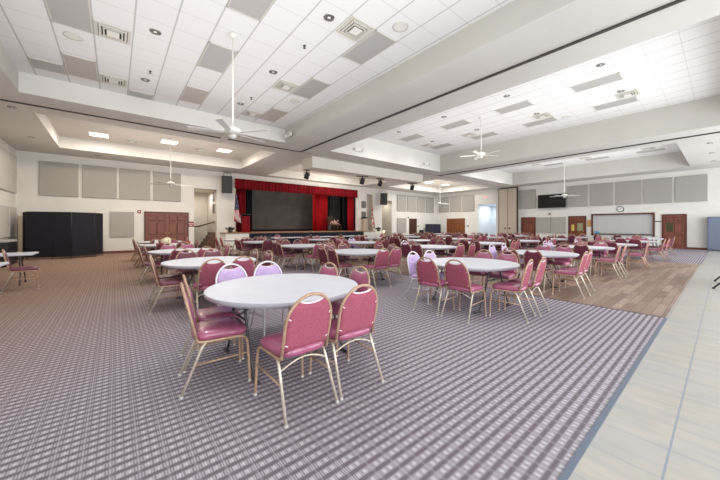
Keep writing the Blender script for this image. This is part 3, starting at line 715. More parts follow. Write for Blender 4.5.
# ------------------------------------------------------------------ chairs
def arch_w(z):
    return .198 if z < .68 else .198*math.sqrt(max(0, 1-((z-.68)/.215)**2))
def lean(z): return -.155-(z-.44)*.24
def chair_meshes():
    D = {}
    S = 8
    # back arch
    def arch(seg, n):
        bm = B(); pts = [(-.198, lean(.43), .43), (-.198, lean(.55), .55), (-.198, lean(.68), .68)]
        for k in range(1, n):
            a = PI*k/n; z = .68+.215*math.sin(a); pts.append((-.198*math.cos(a), lean(z), z))
        pts += [(.198, lean(.68), .68), (.198, lean(.55), .55), (.198, lean(.43), .43)]
        tube(bm, pts, .0125, seg); return bm
    D['back_frame'] = arch(8, 14)
    def pad(nu, nv):
        bm = B(); zb = .47; fr = []; bk = []
        for j in range(nv+1):
            rf = []; rb = []
            for i in range(nu+1):
                u = -1+2*i/nu
                zt = .822+.030*u*u
                v = j/nv; z = zb+(zt-zb)*v; x = u*(arch_w(z)-.010)
                bulge = .026*(1-abs(u)**3)*(1-abs(2*v-1)**4)
                rf.append(bm.verts.new((x, lean(z)+.006+bulge, z))); rb.append(bm.verts.new((x, lean(z)-.008-bulge*.35, z)))
            fr.append(rf); bk.append(rb)
        for j in range(nv):
            for i in range(nu):
                f = bm.faces.new((fr[j][i], fr[j][i+1], fr[j+1][i+1], fr[j+1][i])); f.smooth = True
                f = bm.faces.new((bk[j][i+1], bk[j][i], bk[j+1][i], bk[j+1][i+1])); f.smooth = True; f.material_index = 1
        for i in range(nu):
            bm.faces.new((fr[0][i+1], fr[0][i], bk[0][i], bk[0][i+1])); bm.faces.new((fr[nv][i], fr[nv][i+1], bk[nv][i+1], bk[nv][i]))
        for j in range(nv):
            bm.faces.new((fr[j][0], fr[j+1][0], bk[j+1][0], bk[j][0])); bm.faces.new((fr[j+1][nu], fr[j][nu], bk[j][nu], bk[j+1][nu]))
        return bm
    D['backrest'] = pad(10, 9)
    bm = B(); pts = []
    for i in range(11):
        u = -1+.2*i; z = .822+.030*u*u; pts.append((u*(arch_w(z)-.012), lean(z), z+.004))
    tube(bm, pts, .0085, 6)
    D['piping'] = bm; D['clips'] = []
    for s in (-1,1):
        for z, k in ((.52,.012),(.72,.022)):
            bm = B(); tube(bm, [(s*.192, lean(z)-.004, z+k), (s*.165, lean(z)-.016, z)], .005, 5); D['clips'].append(bm)
    def seat(nr, na):
        bm = B(); rings = []
        prof = [(.86,.425),(.97,.43),(1.0,.45),(.985,.475),(.90,.492),(.6,.502),(.25,.506)]
        if nr < 7: prof = [(.93,.425),(1.0,.455),(.9,.49),(.3,.503)]
        for s, z in prof:
            ring = []
            for k in range(na):
                a = 2*PI*k/na; c, q = math.cos(a), math.sin(a); e = .42
                x = .212*s*math.copysign(abs(c)**e, c); y = .225*s*math.copysign(abs(q)**e, q)
                x *= 1+.06*(y/.225); ring.append(bm.verts.new((x, y+.035, z-(.012*max(0,y/.225)**2 if z > .46 else 0))))
            rings.append(ring)
        for i in range(len(rings)-1):
            for k in range(na):
                f = bm.faces.new((rings[i][k], rings[i][(k+1)%na], rings[i+1][(k+1)%na], rings[i+1][k])); f.smooth = True
        bm.faces.new(rings[0][::-1]); f = bm.faces.new(rings[-1]); f.smooth = True
        return bm
    D['seat'] = seat(7, 28)
    fl = smooth_path([(.205,.06,.418),(.206,.235,.418),(.212,.25,.3),(.222,.262,0.012)], 2)
    def front(s, seg=8): 
        bm = B(); tube(bm, [(p.x*s, p.y, p.z) for p in fl], .012, seg); return bm
    def rear(s, seg=8):
        bm = B(); tube(bm, [(.2*s,-.09,.42),(.203*s,-.125,.36),(.222*s,-.27,.012)], .012, seg); return bm
    D['legs'] = [front(-1), front(1), rear(-1), rear(1)]
    def glide(x, y):
        bm = B(); lathe(bm, [(.014,0),(.016,.004),(.014,.02)], 8, (x,y,0)); return bm
    D['glides'] = [glide(-.222,.262), glide(.222,.262), glide(-.222,-.27), glide(.222,-.27)]
    bm = B()
    for s in (-1,1): tube(bm, smooth_path([(.198*s, lean(.45), .45), (.2*s,-.15,.415), (.205*s,.08,.418)], 2), .0125, 8)
    tube(bm, [(-.2,-.1,.415),(.2,-.1,.415)], .01, 6); tube(bm, [(-.2,.18,.415),(.2,.18,.415)], .01, 6)
    D['seat_frame'] = bm
    D['stretchers'] = []
    for s in (-1,1):
        bm = B(); tube(bm, [(.211*s,-.185,.24),(.215*s,.252,.26)], .0085, 6); D['stretchers'].append(bm)
    bm = B(); pts = [(-.205,-.13,.33)]+[(-.19+.38*k/6, -.135-.01*math.sin(PI*k/6), .335+.06*math.sin(PI*k/6)) for k in range(7)]+[(.205,-.13,.33)]
    tube(bm, pts, .008, 6); D['brace'] = bm
    # low-detail version for the distance
    L = B()
    merge(L, seat(4, 16), 0)
    p = pad(6, 5)
    for f in p.faces: f.material_index = 1 if f.material_index else 0
    merge(L, p)
    merge(L, arch(5, 8), 2)
    for s in (-1,1):
        merge(L, front(s, 5), 2); merge(L, rear(s, 5), 2)
        t = B(); tube(t, [(.211*s,-.185,.24),(.215*s,.252,.26)], .0085, 5); merge(L, t, 2)
    t = B(); tube(t, [(-.2,-.1,.415),(.2,-.1,.415)], .01, 5); tube(t, [(-.2,-.13,.33),(0,-.14,.38),(.2,-.13,.33)], .008, 5); merge(L, t, 2)
    D['low'] = L
    return D
VAR = {'burgundy': ('vinyl','vinyl_back','frame_gold'), 'maroon': ('vinyl_dark','vinyl_dark_back','frame_gold'), 'lilac': ('vinyl_lilac','vinyl_lilac','frame_silver')}
def build_chair(kind):
    a, b, fr = VAR[kind]; D = chair_meshes()
    r = thing('banquet_chair', kind, 'chair', (0,0,-50))
    obj('seat', D['seat'], a, r)
    p = obj('backrest', D['backrest'], [a, b], r); obj('piping', D['piping'], 'piping', p, label='pale piping')
    for cb in D['clips']: obj('clip', cb, 'piping', p)
    obj('back_frame', D['back_frame'], fr, r); obj('seat_frame', D['seat_frame'], fr, r)
    for i, l in enumerate(D['legs']):
        leg = obj('leg', l, fr if (i < 2 or kind == 'lilac') else 'frame_pale', r); obj('glide', D['glides'][i], 'foot', leg)
    for s in D['stretchers']: obj('stretcher', s, fr, r)
    obj('brace', D['brace'], 'frame_pale', r)
    low = mesh('banquet_chair_far', D['low'], [a, b, fr])
    return r, low
PROTO = {k: build_chair(k) for k in VAR}
used = set(); chair_pos = []
def chair(x, y, rz, kind, label, group, detail=True):
    """rz: 0 = sitter faces +Y"""
    proto, low = PROTO[kind]
    if detail:
        if kind not in used:
            used.add(kind); proto.location = (x, y, 0); proto.rotation_euler = (0,0,rz); proto['label'] = label; proto['group'] = group
            return proto
        return dup(proto, (x, y, 0), rz, label, group)
    o = bpy.data.objects.new('banquet_chair', low); C.objects.link(o); o.location = (x, y, 0); o.rotation_euler = (0,0,rz)
    return tag(o, label, 'chair', group)

# ------------------------------------------------------------------ tables
def round_table_proto(R=.81):
    r = thing('round_folding_table', '', 'table')
    bm = B(); lathe(bm, [(R-.02,.705),(R-.003,.708),(R,.714),(R,.738),(R-.004,.742),(R-.02,.744),(R-.03,.7441)], 72); 
    for f in bm.faces:
        if len(f.verts) == 4 and max(v.co.z for v in f.verts) < .7421: f.material_index = 1
    t = obj('tabletop', bm, ['tabletop', 'table_edge'], r)
    bm = B(); lathe(bm, [(R-.06,.685),(R-.035,.688),(R-.03,.706),(R-.06,.706)], 64, cap=False); obj('edge_apron', bm, 'table_edge', t)
    for s in (-1,1):
        for q in (-1,1):
            bm = B(); tube(bm, smooth_path([(s*.5,q*.06,.70),(s*.5,q*.16,.62),(s*.5,q*.22,.4),(s*.5,q*.36,.08),(s*.5,q*.42,.015)],2), .014, 7)
            tube(bm, [(s*.5,q*.36,.015),(s*.5,q*.50,.015)], .015, 7); obj('leg', bm, 'table_leg', r)
        bm = B(); tube(bm, [(s*.51,-.2,.5),(s*.51,.2,.5)], .011, 6); tube(bm, [(s*.51,0,.5),(s*.12,0,.69)], .01, 6); obj('leg_brace', bm, 'table_leg', r)
    bm = B(); box(bm, -.6, .6, -.35, -.31, .675, .705); box(bm, -.6, .6, .31, .35, .675, .705); obj('rail', bm, 'table_leg', r)
    return r
RT = round_table_proto(); rt_used = False
def rtable(x, y, rz, label, group='white round folding tables'):
    global rt_used
    if not rt_used:
        rt_used = True; RT.location = (x,y,0); RT.rotation_euler = (0,0,rz); RT['label'] = label; RT['group'] = group; return RT
    return dup(RT, (x,y,0), rz, label, group)
def rect_proto(L=1.83, W=.76):
    r = thing('rectangular_folding_table', '', 'table')
    bm = B(); bbox(bm, -L/2, L/2, -W/2, W/2, .70, .744, .015); obj('tabletop', bm, 'tabletop', r)
    for s in (-1,1):
        for q in (-1,1):
            bm = B(); tube(bm, smooth_path([(s*(L/2-.25),q*.1,.70),(s*(L/2-.25),q*.12,.5),(s*(L/2-.22),q*.2,.25),(s*(L/2-.22),q*.3,.02)],2), .014, 7)
            lathe(bm, [(.018,0),(.02,.03)], 8, (s*(L/2-.22),q*.3,0)); obj('leg', bm, 'table_leg', r)
        bm = B(); tube(bm, [(s*(L/2-.25),-.12,.5),(s*(L/2-.25),.12,.5)], .011, 6); tube(bm, [(s*(L/2-.25),0,.5),(s*.2,0,.69)], .01, 6); obj('leg_brace', bm, 'table_leg', r)
    return r
RC = rect_proto(); rc_used = False
def rect(x, y, rz, label, group='white rectangular folding tables'):
    global rc_used
    if not rc_used:
        rc_used = True; RC.location = (x,y,0); RC.rotation_euler = (0,0,rz); RC['label'] = label; RC['group'] = group; return RC
    return dup(RC, (x,y,0), rz, label, group)

TABLES = {  # (column, row): centre
 (0,0):(1.47,3.11),(0,1):(1.42,6.2),(0,2):(1.44,9.25),(0,3):(1.45,12.6),(0,4):(1.48,15.2),
 (1,0):(5.0,2.95),(1,1):(4.95,6.12),(1,2):(5.02,9.1),(1,3):(4.85,12.4),(1,4):(4.77,14.9),
 (2,0):(8.15,2.93),(2,1):(7.97,6.08),(2,2):(7.8,9.45),(2,3):(7.95,12.6),
 (3,0):(11.45,2.88),(3,1):(11.25,6.05),(3,2):(10.95,9.2),(3,3):(11.2,12.5),
 (4,0):(14.2,2.75),(4,1):(14.35,5.95),(4,2):(13.9,9.0),(4,3):(14.3,12.5),
 (5,0):(17.7,2.6),(5,1):(17.5,5.8),(5,2):(17.4,9.0),(5,3):(17.4,12.5),
 (6,1):(21.25,5.84),(6,2):(21.0,9.0),(6,3):(21.0,12.4)}
SIDE = {'N':'stage side','S':'aisle side','E':'clock-wall side','W':'left-wall side'}
COLN = ['column one','column two','column three','column four','column five','column six','column seven']
fx_, fy_ = .6337, .7736
special = {}
def seats(c, r, cx, cy):
    off = {'S':.98,'N':.73,'W':.66 if c == 0 else .78,'E':.73}
    out = []
    for side in 'SNWE':
        for q in (-1,1):
            d = off[side]+random.uniform(-.07,.09); t = q*.25+random.uniform(-.03,.03); j = random.uniform(-.07,.07)
            if side == 'S': x, y, rz = cx+t-(.68 if r == 0 and c >= 2 else 0), cy-d+(.12 if r == 0 and c >= 2 else 0), 0
            elif side == 'N': x, y, rz = cx+t, cy+d, PI
            elif side == 'E': x, y, rz = cx+d, cy+t, PI/2
            else: x, y, rz = cx-d, cy+t, -PI/2
            out.append([side, q, x, y, rz+j])
    return out
SKIP = {(4,0,'E',-1)}
GLARE_LILAC = {(2,0,'N',-1),(2,0,'N',1),(2,1,'N',-1),(3,0,'N',-1),(3,0,'N',1),(4,0,'N',-1),(2,2,'N',1)}
HERO = {
 (0,0,'S',-1):(1.13,2.21,0.04,'burgundy','burgundy chair turned away from camera, left of the pair in front of nearest table'),
 (0,0,'S',1):(1.64,2.22,-.03,'burgundy','burgundy chair turned away from camera, right of the pair in front of nearest table'),
 (0,0,'W',-1):(.71,2.98,-PI/2-.12,'burgundy','burgundy chair in profile at left of nearest round table, the nearer one'),
 (0,0,'W',1):(.80,3.46,-PI/2-.10,'burgundy','burgundy chair in profile at left of nearest round table, half hidden farther one'),
 (0,0,'N',-1):(1.20,3.88,PI+.06,'lilac','lilac chair with silver frame, left of the pair behind nearest table'),
 (0,0,'N',1):(1.66,3.86,PI-.05,'lilac','lilac chair with silver frame, right of the pair behind nearest table'),
 (0,0,'E',1):(2.02,3.40,PI/2+.1,'burgundy','burgundy chair facing left behind right rim of nearest table, farther of two'),
 (0,0,'E',-1):(2.10,2.86,PI/2,'burgundy','burgundy chair facing left beside right rim of nearest table, nearer of two'),
 (1,0,'W',1):(4.12,3.08,-PI/2+.1,'burgundy','dusky burgundy chair back at left of the second front-row table, farther one'),
 (1,0,'W',-1):(4.17,2.56,-PI/2+.04,'burgundy','dusky burgundy chair back at left of the second front-row table, nearer one'),
 (1,0,'S',-1):(4.78,2.10,.15,'burgundy','pink burgundy chair in three-quarter view, aisle side of second front-row table, left one'),
 (1,0,'S',1):(5.30,2.10,.08,'burgundy','pink burgundy chair in three-quarter view, aisle side of second front-row table, right one'),
 (1,0,'N',-1):(4.52,3.62,PI+.05,'lilac','lilac chair with silver frame, left of pair behind second front-row table'),
 (1,0,'N',1):(5.02,3.62,PI,'lilac','lilac chair with silver frame, right of pair behind second front-row table'),
}
rown = ['front row','second row','third row','fourth row','fifth row']
total = 0
for (c, r), (cx, cy) in TABLES.items():
    tl = {(0,0):'nearest large white round table in the left foreground',(1,0):'white round table on carpet, second in the front row along the aisle'}.get((c,r),
         f'white round folding table, {ORD[c]} from the left wall, {rown[r]} from aisle')
    rtable(cx, cy, random.uniform(-.2,.2)+(PI/2 if (c+r) % 2 else 0), tl)
    for side, q, x, y, rz in seats(c, r, cx, cy):
        if (c,r,side,q) in SKIP: continue
        if r == 4 and side == 'N' : continue
        sub = ('left-hand' if q < 0 else 'right-hand') if side in 'NS' else ('nearer' if q < 0 else 'farther')
        kind = 'lilac' if (c,r,side,q) in GLARE_LILAC else ('burgundy' if (side in 'SE' and r == 0) or (side == 'S' and r == 1) else 'maroon')
        if r >= 2: kind = 'lilac' if (c,r,side,q) in GLARE_LILAC else ('burgundy' if random.random() < .3 else 'maroon')
        lab = f'{kind} chair, {sub} on {SIDE[side]}, {ORD[c]} table from left wall, {rown[r]}'
        if (c,r,side,q) in HERO:
            x, y, rz, kind, lab = HERO[(c,r,side,q)]
        D = x*fx_+y*fy_
        chair(x, y, rz, kind, lab, f'chairs around {ORD[c]} table from the left wall, {rown[r]}', D < 9.5)
        total += 1
# rectangular tables
rect(7.8, 16.1, 0, 'white rectangular table before the stage skirt, left of three')
rect(10.1, 16.1, 0, 'white rectangular table before the stage skirt, middle of three')
rect(12.3, 16.1, 0, 'white rectangular table before the stage skirt, right of three')
for i, (x, y, rz) in enumerate(((7.5,16.7,PI),(9.35,15.8,-PI/2),(11.5,15.7,-PI/2),(14.9,16.0,1.2),(15.5,15.6,.9))):
    chair(x, y, rz, 'maroon' if i % 3 else 'burgundy', f'{"maroon" if i%3 else "burgundy"} chair, {ORD[i]} from the left in row before the stage skirt', 'chairs before the stage', False)
rect(-2.43, 10.8, 0, 'white rectangular table at left edge by the black divider, farther one')
rect(-2.42, 7.98, 0, 'white rectangular table cut by the left edge, nearer one')
chair(-1.60, 9.85, -PI/2+.1, 'maroon', 'maroon chair between the two rectangular tables at the left edge', None, True)
rect(21.9, 2.95, PI/2, 'white rectangular table near the brown door with small window')
rect(24.9, 5.3, PI/2, 'white rectangular table end to end before hatch, far one', 'tables before the serving hatch')
rect(24.9, 3.42, PI/2, 'white rectangular table end to end before hatch, near one', 'tables before the serving hatch')
for x, y, rz, l in ((21.15,2.9,-PI/2,'burgundy chair at the beam side of rectangular table near small-window door'),(22.6,3.2,PI/2,'burgundy chair at far side of rectangular table near small-window door'),
                    (20.5,1.78,.25,'burgundy chair standing alone in front of small-window door'),
                    (24.2,6.0,-PI/2,'maroon chair before the serving hatch table, farthest'),(24.2,5.2,-PI/2,'maroon chair before the serving hatch table, second farthest'),(24.2,4.2,-PI/2,'maroon chair before the serving hatch table, second nearest'),(24.2,3.3,-PI/2,'maroon chair before the serving hatch table, nearest')):
    chair(x, y, rz, l.split()[0], l, None, False)
# extra far tables beyond the fourth row
rtable(17.3, 15.4, 0, 'white round folding table beyond the fourth row, left of orange double door')
rtable(21.0, 15.4, 0, 'white round folding table beyond the fourth row, before the orange double door')
rtable(24.4, 10.6, 0, 'white round folding table closest to the folded partition')
for (cx, cy), nm in (((17.3,15.4),'farther table left of orange door'),((21.0,15.4),'table before the orange door'),((24.4,10.6),'table closest to folded partition')):
    for side, dx, dy, rz in (('S',0,-1,0),('N',0,1,PI),('W',-1,0,-PI/2),('E',1,0,PI/2)):
        for q in (-1,1):
            x = cx+dx*.85+(q*.25 if dx == 0 else 0); y = cy+dy*.85+(q*.25 if dy == 0 else 0)
            sub = ('left-hand' if q < 0 else 'right-hand') if dx == 0 else ('nearer' if q < 0 else 'farther')
            chair(x, y, rz, 'maroon', f'maroon chair, {sub} on {SIDE[side]}, {nm}', 'chairs around '+nm, False)
# table at right edge: only its curved feet show
r = thing('aisle_folding_table', 'folding table at the right edge with curved black wishbone feet', 'table', (11.3, -.5, 0), 0)
bm = B(); bbox(bm, -.9, .9, -.38, .30, .70, .744, .015); obj('tabletop', bm, 'tabletop', r)
for s, x in ((-1,-.95),(1,.45)):
    for q in (-1,1):
        bm = B(); tube(bm, smooth_path([(x*.7,q*.1-.05,.70),(x*.75,q*.12-.05,.3),(x,q*.2,.22),(x,q*.52,.2),(x-.0,q*.66,.02)],3), .018, 7); lathe(bm, [(.025,0),(.025,.03)], 8, (x,q*.66,0)); obj('leg', bm, 'black', r)

# ------------------------------------------------------------------ remaining objects
# black room divider
r = thing('folding_room_divider', 'black fabric room divider on casters standing in the left corner', 'room divider', (0,0,0))
dp = [(-3.08,19.3),(-2.82,18.3),(-2.05,18.0),(-1.45,17.8),(-.72,18.25),(-.47,19.0)]
for k, (a, b) in enumerate(zip(dp, dp[1:])):
    v = Vector((b[0]-a[0], b[1]-a[1])); L = v.length; ang = math.atan2(v.y, v.x)
    bm = B(); bbox(bm, .012, L-.012, -.025, .025, .09, 2.0, .01); obj('divider_panel', bm, 'black_cloth', r, (a[0],a[1],0), (0,0,ang))
for a in dp:
    bm = B(); tube(bm, [(0,0,.08),(0,0,2.0)], .018, 8); p = obj('hinge_post', bm, 'black', r, (a[0],a[1],0))
    bm = B(); tube(bm, [(-.015,0,.04),(.015,0,.04)], .038, 12); tube(bm, [(0,0,.05),(0,0,.09)], .012, 6); obj('caster', bm, 'table_leg', p)
# corner: leaning beige board and dark cabinet
bm = B(); bbox(bm, -.3, .3, -.03, .03, 0, 1.85, .01); tag(obj('leaning_board', bm, 'beige', loc=(-2.98,19.6,0), rot=(-.08,0,.3)), 'narrow beige board leaning in corner behind the black divider', 'board')
r = thing('low_cabinet', 'low dark cabinet against left wall behind the rectangular table', 'cabinet', (-3.1, 16.0, 0), PI/2)
bm = B(); bbox(bm, -.6, .6, -.28, .28, .04, .84, .01); obj('cabinet_body', bm, 'black', r)
bm = B(); bbox(bm, -.64, .64, -.3, .3, .84, .9, .01); obj('cabinet_top', bm, 'fixture', r)
for s in (-1,1):
    bm = B(); bbox(bm, s*.3-.27, s*.3+.27, -.3, -.28, .1, .8, .006); d = obj('door', bm, 'black', r)
    bm = B(); bbox(bm, s*.06-.01, s*.06+.01, -.32, -.3, .4, .52, .003); obj('handle', bm, 'chrome', d)
# steel cabinet right
r = thing('steel_cabinet', 'blue grey steel cabinet at the right end of clock wall', 'cabinet', (26.5, .02, 0), -PI/2)
bm = B(); bbox(bm, -.62, .62, -.25, .25, .04, 1.93, .01); obj('cabinet_body', bm, 'steel_blue', r)
for s in (-1,1):
    bm = B(); bbox(bm, s*.3-.29, s*.3+.29, -.27, -.25, .1, 1.88, .005); d = obj('door', bm, 'steel_blue', r)
    bm = B(); bbox(bm, s*.05-.01, s*.05+.01, -.3, -.27, .9, 1.05, .003); obj('handle', bm, 'chrome', d)
# navy covered cart, low dark seats
r = thing('covered_cart', 'boxy cart under a navy cover near the far corner', 'cart', (25.7, 19.2, 0))
bm = B(); bbox(bm, -.95, .62, -.4, .4, .12, 1.6, .05); obj('cover', bm, 'navy', r)
for sx in (-.8,.5):
    for sy in (-.3,.3):
        bm = B(); tube(bm, [(sx-.02,sy,.06),(sx+.02,sy,.06)], .06, 12); tube(bm, [(sx,sy,.06),(sx,sy,.13)], .02, 6); obj('wheel', bm, 'black', r)
for k, x in enumerate((24.25,)):
    r = thing('low_armchair', 'low black armchair beside the navy covered cart', 'chair', (x, 19.4, 0))
    bm = B(); bbox(bm, -.3, .3, -.3, .3, .18, .45, .04); obj('seat', bm, 'black_cloth', r)
    bm = B(); bbox(bm, -.3, .3, .2, .34, .4, 1.0, .04); obj('backrest', bm, 'black_cloth', r)
    for s in (-1,1):
        bm = B(); bbox(bm, s*.34-.05, s*.34+.05, -.3, .3, .18, .65, .03); obj('armrest', bm, 'black_cloth', r)
        for q in (-1,1):
            bm = B(); tube(bm, [(s*.27,q*.25,0),(s*.27,q*.25,.2)], .02, 6); obj('leg', bm, 'black', r)
# flags
def flag(x, y, z0, h, m, label):
    r = thing('flag_on_pole', label, 'flag', (x, y, z0))
    bm = B(); tube(bm, [(0,0,.05),(0,0,h)], .015, 8); obj('pole', bm, 'brass', r)
    bm = B(); lathe(bm, [(.16,0),(.16,.03),(.05,.06),(.03,.1)], 16); obj('pole_base', bm, 'brass', r)
    bm = B(); lathe(bm, [(.01,h-.02),(.045,h+.04),(.03,h+.1),(.005,h+.2)], 10); obj('finial', bm, 'brass', r)
    bm = B(); n = 30; rows = []
    for j in range(9):
        t = j/8; z = h-.1-t*1.65; row = []
        for i in range(n+1):
            a = i/n; w = (.10+.30*t)*(1 if t < .85 else 1.05); x_ = (a-.25)*w+.02; y_ = .05*math.sin(a*5*2*PI)*(.4+t)
            row.append(bm.verts.new((x_, y_-.03, z-.12*a*t-1.0+.0-(-1.0))))
        rows.append(row)
    for j in range(8):
        for i in range(n):
            f = bm.faces.new((rows[j][i], rows[j][i+1], rows[j+1][i+1], rows[j+1][i])); f.smooth = True
    for v in bm.verts: v.co.z -= h-1.5
    o = obj('flag_cloth', bm, m, r, (0,0,h-1.5)); md = o.modifiers.new('s','SOLIDIFY'); md.thickness = .006
flag(5.72, 19.1, 1.0, 2.45, 'flag', 'striped red white and blue flag draped on pole left of stage curtain')
flag(17.45, 19.65, 0.94, 2.1, 'flag2', 'red and white flag draped on pole right of the stage')
# ledge under the right flag
bm = B(); bbox(bm, 16.95, 18.2, 19.0, 19.88, 0, .94, .01); tag(obj('white_plinth', bm, 'wall'), 'white plinth right of the stage carrying a flag and plant', 'plinth')
# plants
def plant(x, y, z, label):
    r = thing('potted_plant', label, 'plant', (x, y, z))
    bm = B(); lathe(bm, [(.1,0),(.13,.02),(.15,.14),(.13,.14)], 14); obj('pot', bm, 'pot', r)
    bm = B()
    for k in range(70):
        a = random.uniform(0,2*PI); rr = random.uniform(.05,.36); z0 = .12+random.uniform(0,.16)*(1-rr)
        p0 = Vector((rr*.4*math.cos(a), rr*.4*math.sin(a), z0)); p1 = Vector((rr*math.cos(a), rr*math.sin(a), z0+random.uniform(.02,.16)))
        d = (p1-p0).normalized(); s = d.cross(Vector((0,0,1))).normalized()*.035; m_ = (p0+p1)/2+Vector((0,0,.03))
        quad(bm, (p0, m_+s, p1, m_-s))
    obj('foliage', bm, 'leaf', r)
plant(5.4, 19.0, 1.0, 'dark leafy plant on left stage ledge below the striped flag')
plant(17.9, 19.3, .94, 'dark leafy plant on the white plinth right of stage')
# lecterns
def lectern(x, y, z, m, label):
    r = thing('lectern', label, 'lectern', (x, y, z))
    bm = B(); bbox(bm, -.22, .22, -.15, .15, .04, 1.02, .01); obj('column', bm, m, r)
    bm = B(); bbox(bm, -.28, .28, -.2, .2, 0, .04, .008); obj('base', bm, m, r)
    bm = B(); bbox(bm, -.27, .27, -.2, .2, 0, .05, .008); obj('reading_top', bm, 'black', r, (0,0,1.05), (-.3,0,0))
lectern(6.4, 19.2, 1.0, 'red_dark', 'dark topped lectern in front of the left red curtain')
lectern(16.25, 19.25, 1.0, 'beige', 'beige lectern with black top at right end of the stage')
# stage table with flowers
r = thing('prop_table', 'small brown table on the stage between red curtain and black drape', 'table', (14.1, 20.6, 1.0))
bm = B(); bbox(bm, -.55, .55, -.3, .3, .45, .5, .01); obj('tabletop', bm, 'brownwood', r)
for sx in (-.5,-.17,.17,.5):
    for sy in (-.25,.25):
        bm = B(); tube(bm, [(sx,sy,0),(sx,sy,.45)], .025, 6); obj('leg', bm, 'brownwood', r)
def flowers(x, y, z, m, label, n=40, sp=(.3,.15,.2)):
    r = thing('flower_arrangement', label, 'flowers', (x, y, z))
    bm = B()
    for k in range(n):
        t = B(); bmesh.ops.create_icosphere(t, subdivisions=1, radius=random.uniform(.035,.07))
        o = Vector((random.gauss(0,1)*sp[0]*.5, random.gauss(0,1)*sp[1]*.5, abs(random.gauss(0,1))*sp[2]*.5+.05))
        for v in t.verts: v.co += o
        merge(bm, t)
    obj('blossoms', bm, m, r)
    bm = B(); bbox(bm, -sp[0]*.7, sp[0]*.7, -sp[1]*.6, sp[1]*.6, 0, .08, .01); obj('tray', bm, 'brownwood', r)
flowers(14.1, 20.6, 1.5, 'pinkish', 'heap of white and pink flowers on the small stage table', 60, (.5,.2,.3))
r = thing('dried_bouquet', 'tall dark dried bouquet in vase beside stage table', 'flowers', (13.35, 20.2, 1.0))
bm = B(); lathe(bm, [(.08,0),(.14,.1),(.15,.3),(.07,.5),(.09,.55)], 14); obj('vase', bm, 'pot', r)
bm = B()
for k in range(40):
    a = random.uniform(0,2*PI); rr = random.uniform(.05,.28); tube(bm, [(0,0,.5),(rr*.5*math.cos(a), rr*.5*math.sin(a),.8),(rr*math.cos(a), rr*math.sin(a), random.uniform(.85,1.25))], .012, 4)
obj('stems', bm, mottled('dried_stems', (92,60,48), (60,50,40), 10), r)
# items on the far left tables
r = thing('straw_hat', 'cream straw hat with olive band propped on a far left table', 'hat', (1.42, 12.7, .84))
bm = B(); lathe(bm, [(.17,0),(.165,.012),(.1,.02),(.095,.08),(.06,.11),(.02,.115)], 24); obj('hat_body', bm, 'cream', r, rot=(1.15,0,-.65))
bm = B(); lathe(bm, [(.104,.02),(.102,.05)], 24, cap=False); obj('band', bm, 'olive', r, rot=(1.15,0,-.65))
for x, y, z, s, m, n, l, c in ((1.2,12.3,.744,(.22,.12,.07),'redcloth','folded_cloth','folded red cloth lying on the far left round table','cloth'),
                          (1.12,12.6,.744,(.1,.1,.16),'white','paper_bag','small white bag standing beside the straw hat','bag'),
                          (2.0,12.1,.744,(.16,.1,.12),'redcloth','gift_box','small red box on the far left table near straw hat','box'),
                          (1.6,15.2,.744,(.2,.14,.1),'pinkish','tissue_pile','pale bundle on the fifth row table by double door','bundle')):
    bm = B(); bbox(bm, -s[0]/2, s[0]/2, -s[1]/2, s[1]/2, 0, s[2], min(s)*.2)
    tag(obj(n, bm, m, loc=(x,y,z), rot=(0,0,random.uniform(-.5,.5))), l, c)
# small table lamp right of the stage
r = thing('small_lamp', 'small glowing lamp on tall stand right of the stage plinth', 'lamp', (17.9, 18.6, 0))
bm = B(); lathe(bm, [(.12,0),(.12,.02),(.015,.03),(.015,.86)], 12); obj('stand', bm, 'white_metal', r)
bm = B(); lathe(bm, [(.03,.86),(.08,.9),(.08,.98),(.03,1.02)], 12); obj('lamp_globe', bm, 'warmglow', r)
bpy.context.view_layer.update()

# ------------------------------------------------------------------ lights
WIN, UP1, UP2, DOWNFILL = 180, 110, 135, 165
def area(loc, rot, sx, sy, e, col=(1,1,1), name='light', spread=None):
    l = bpy.data.lights.new(name, 'AREA'); l.shape = 'RECTANGLE'; l.size = sx; l.size_y = sy; l.energy = e; l.color = col
    if spread: l.spread = spread
    o = bpy.data.objects.new(name, l); C.objects.link(o); o.location = loc; o.rotation_euler = rot; return o
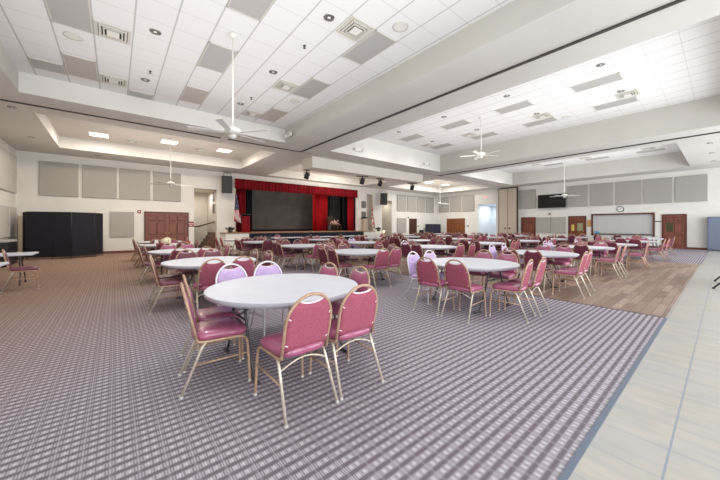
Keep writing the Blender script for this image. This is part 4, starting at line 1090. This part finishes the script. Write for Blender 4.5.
# daylight through the windows of the aisle wall
for x in (-1.3, 2.3, 5.9, 9.5, 13.1, 16.7, 20.3, 23.9):
    area((x, YB-.05, 2.0), (PI/2, 0, 0), 2.5, 3.1, WIN, (.92,.96,1.0), 'window_daylight')
def point(loc, e, col=(1,.95,.88), rad=.06):
    l = bpy.data.lights.new('bulb', 'POINT'); l.energy = e; l.color = col; l.shadow_soft_size = rad
    o = bpy.data.objects.new('bulb', l); C.objects.link(o); o.location = loc
def spot(loc, e, col=(1,.95,.9)):
    l = bpy.data.lights.new('can_light', 'SPOT'); l.energy = e; l.color = col; l.shadow_soft_size = .09; l.spot_size = 2.75; l.spot_blend = .9  # added downward fill; the ceiling cans themselves are unlit
    o = bpy.data.objects.new('can_light', l); C.objects.link(o); o.location = loc
for n, x0, x1, y0, y1, z, mm in COF:
    warm = (1,.93,.85) if z < 5.27 else (1,.985,.96)
    e = {'coffer_1':UP1,'coffer_2':UP2,'coffer_3':UP2,'coffer_4':70,'coffer_5':110,'coffer_6':110}[n]
    area(((x0+x1)/2, (y0+y1)/2, 3.5), (PI,0,0), (x1-x0)*.8, (y1-y0)*.8, e, warm, 'cove_uplight')  # added uplight floating mid-room as soft fill, no fitting there
for cx in (.62, 3.08):
    for y in (4.67, 9.74): spot((cx, y, 5.22), DOWNFILL)
for cx in (10.2, 12.7):
    for y in (4.65, 9.6): spot((cx, y, 5.72), DOWNFILL)
for cx in (19.5, 23.0):
    for y in (4.65, 9.6): spot((cx, y, 5.6), DOWNFILL)
for x, y in ((-.5,16.7),(1.9,16.1),(4.3,16.1)): area((x, y, 5.2), (0,0,0), .5, .5, 85, (1,.88,.74), 'panel_light')
for x, y in ((21.3,16.5),(23.8,16.5)): area((x, y, 5.2), (0,0,0), .5, .5, 130, (1,.95,.88), 'panel_light')
for x in (9,14): spot((x, 16.5, 5.2), DOWNFILL)
for x in (8.5,11,13.5): area((x, 21, 5.4), (.2,0,0), 1, .5, 45, (1,.9,.8), 'stage_wash')
area((12.7, 17.0, 4.7), (1.0,0,0), .4, .3, 50, (1,.85,.75), 'curtain_spot')
area((28.2, 14.1, 3.35), (0,0,0), 1.2, 1.2, 45, (.97,.99,1), 'corridor_light')
area((4.2, 21.2, 3.5), (0,0,0), .8, .8, 30, (1,.95,.9), 'alcove_light'); area((19.5, 20.6, 3.6), (0,0,0), .8, .5, 14, (1,.95,.9), 'alcove_light')
w = bpy.data.worlds.new('world'); SC.world = w; w.use_nodes = True
w.node_tree.nodes['Background'].inputs[0].default_value = (.9,.95,1,1); w.node_tree.nodes['Background'].inputs[1].default_value = .9

# ------------------------------------------------------------------ camera
cam = bpy.data.cameras.new('camera'); co = bpy.data.objects.new('camera', cam); C.objects.link(co)
cam.sensor_width = 36; cam.lens = 299.0*36/720
cam.shift_y = -14/720
co.location = (0,0,1.4)
az = math.atan2(.7736,.6337)
co.rotation_euler = (PI/2, 0, az-PI/2)
cam.clip_start = .05; cam.clip_end = 200
SC.camera = co
SC.view_settings.view_transform = 'Standard'; SC.view_settings.look = 'None'; SC.view_settings.exposure = 0.0
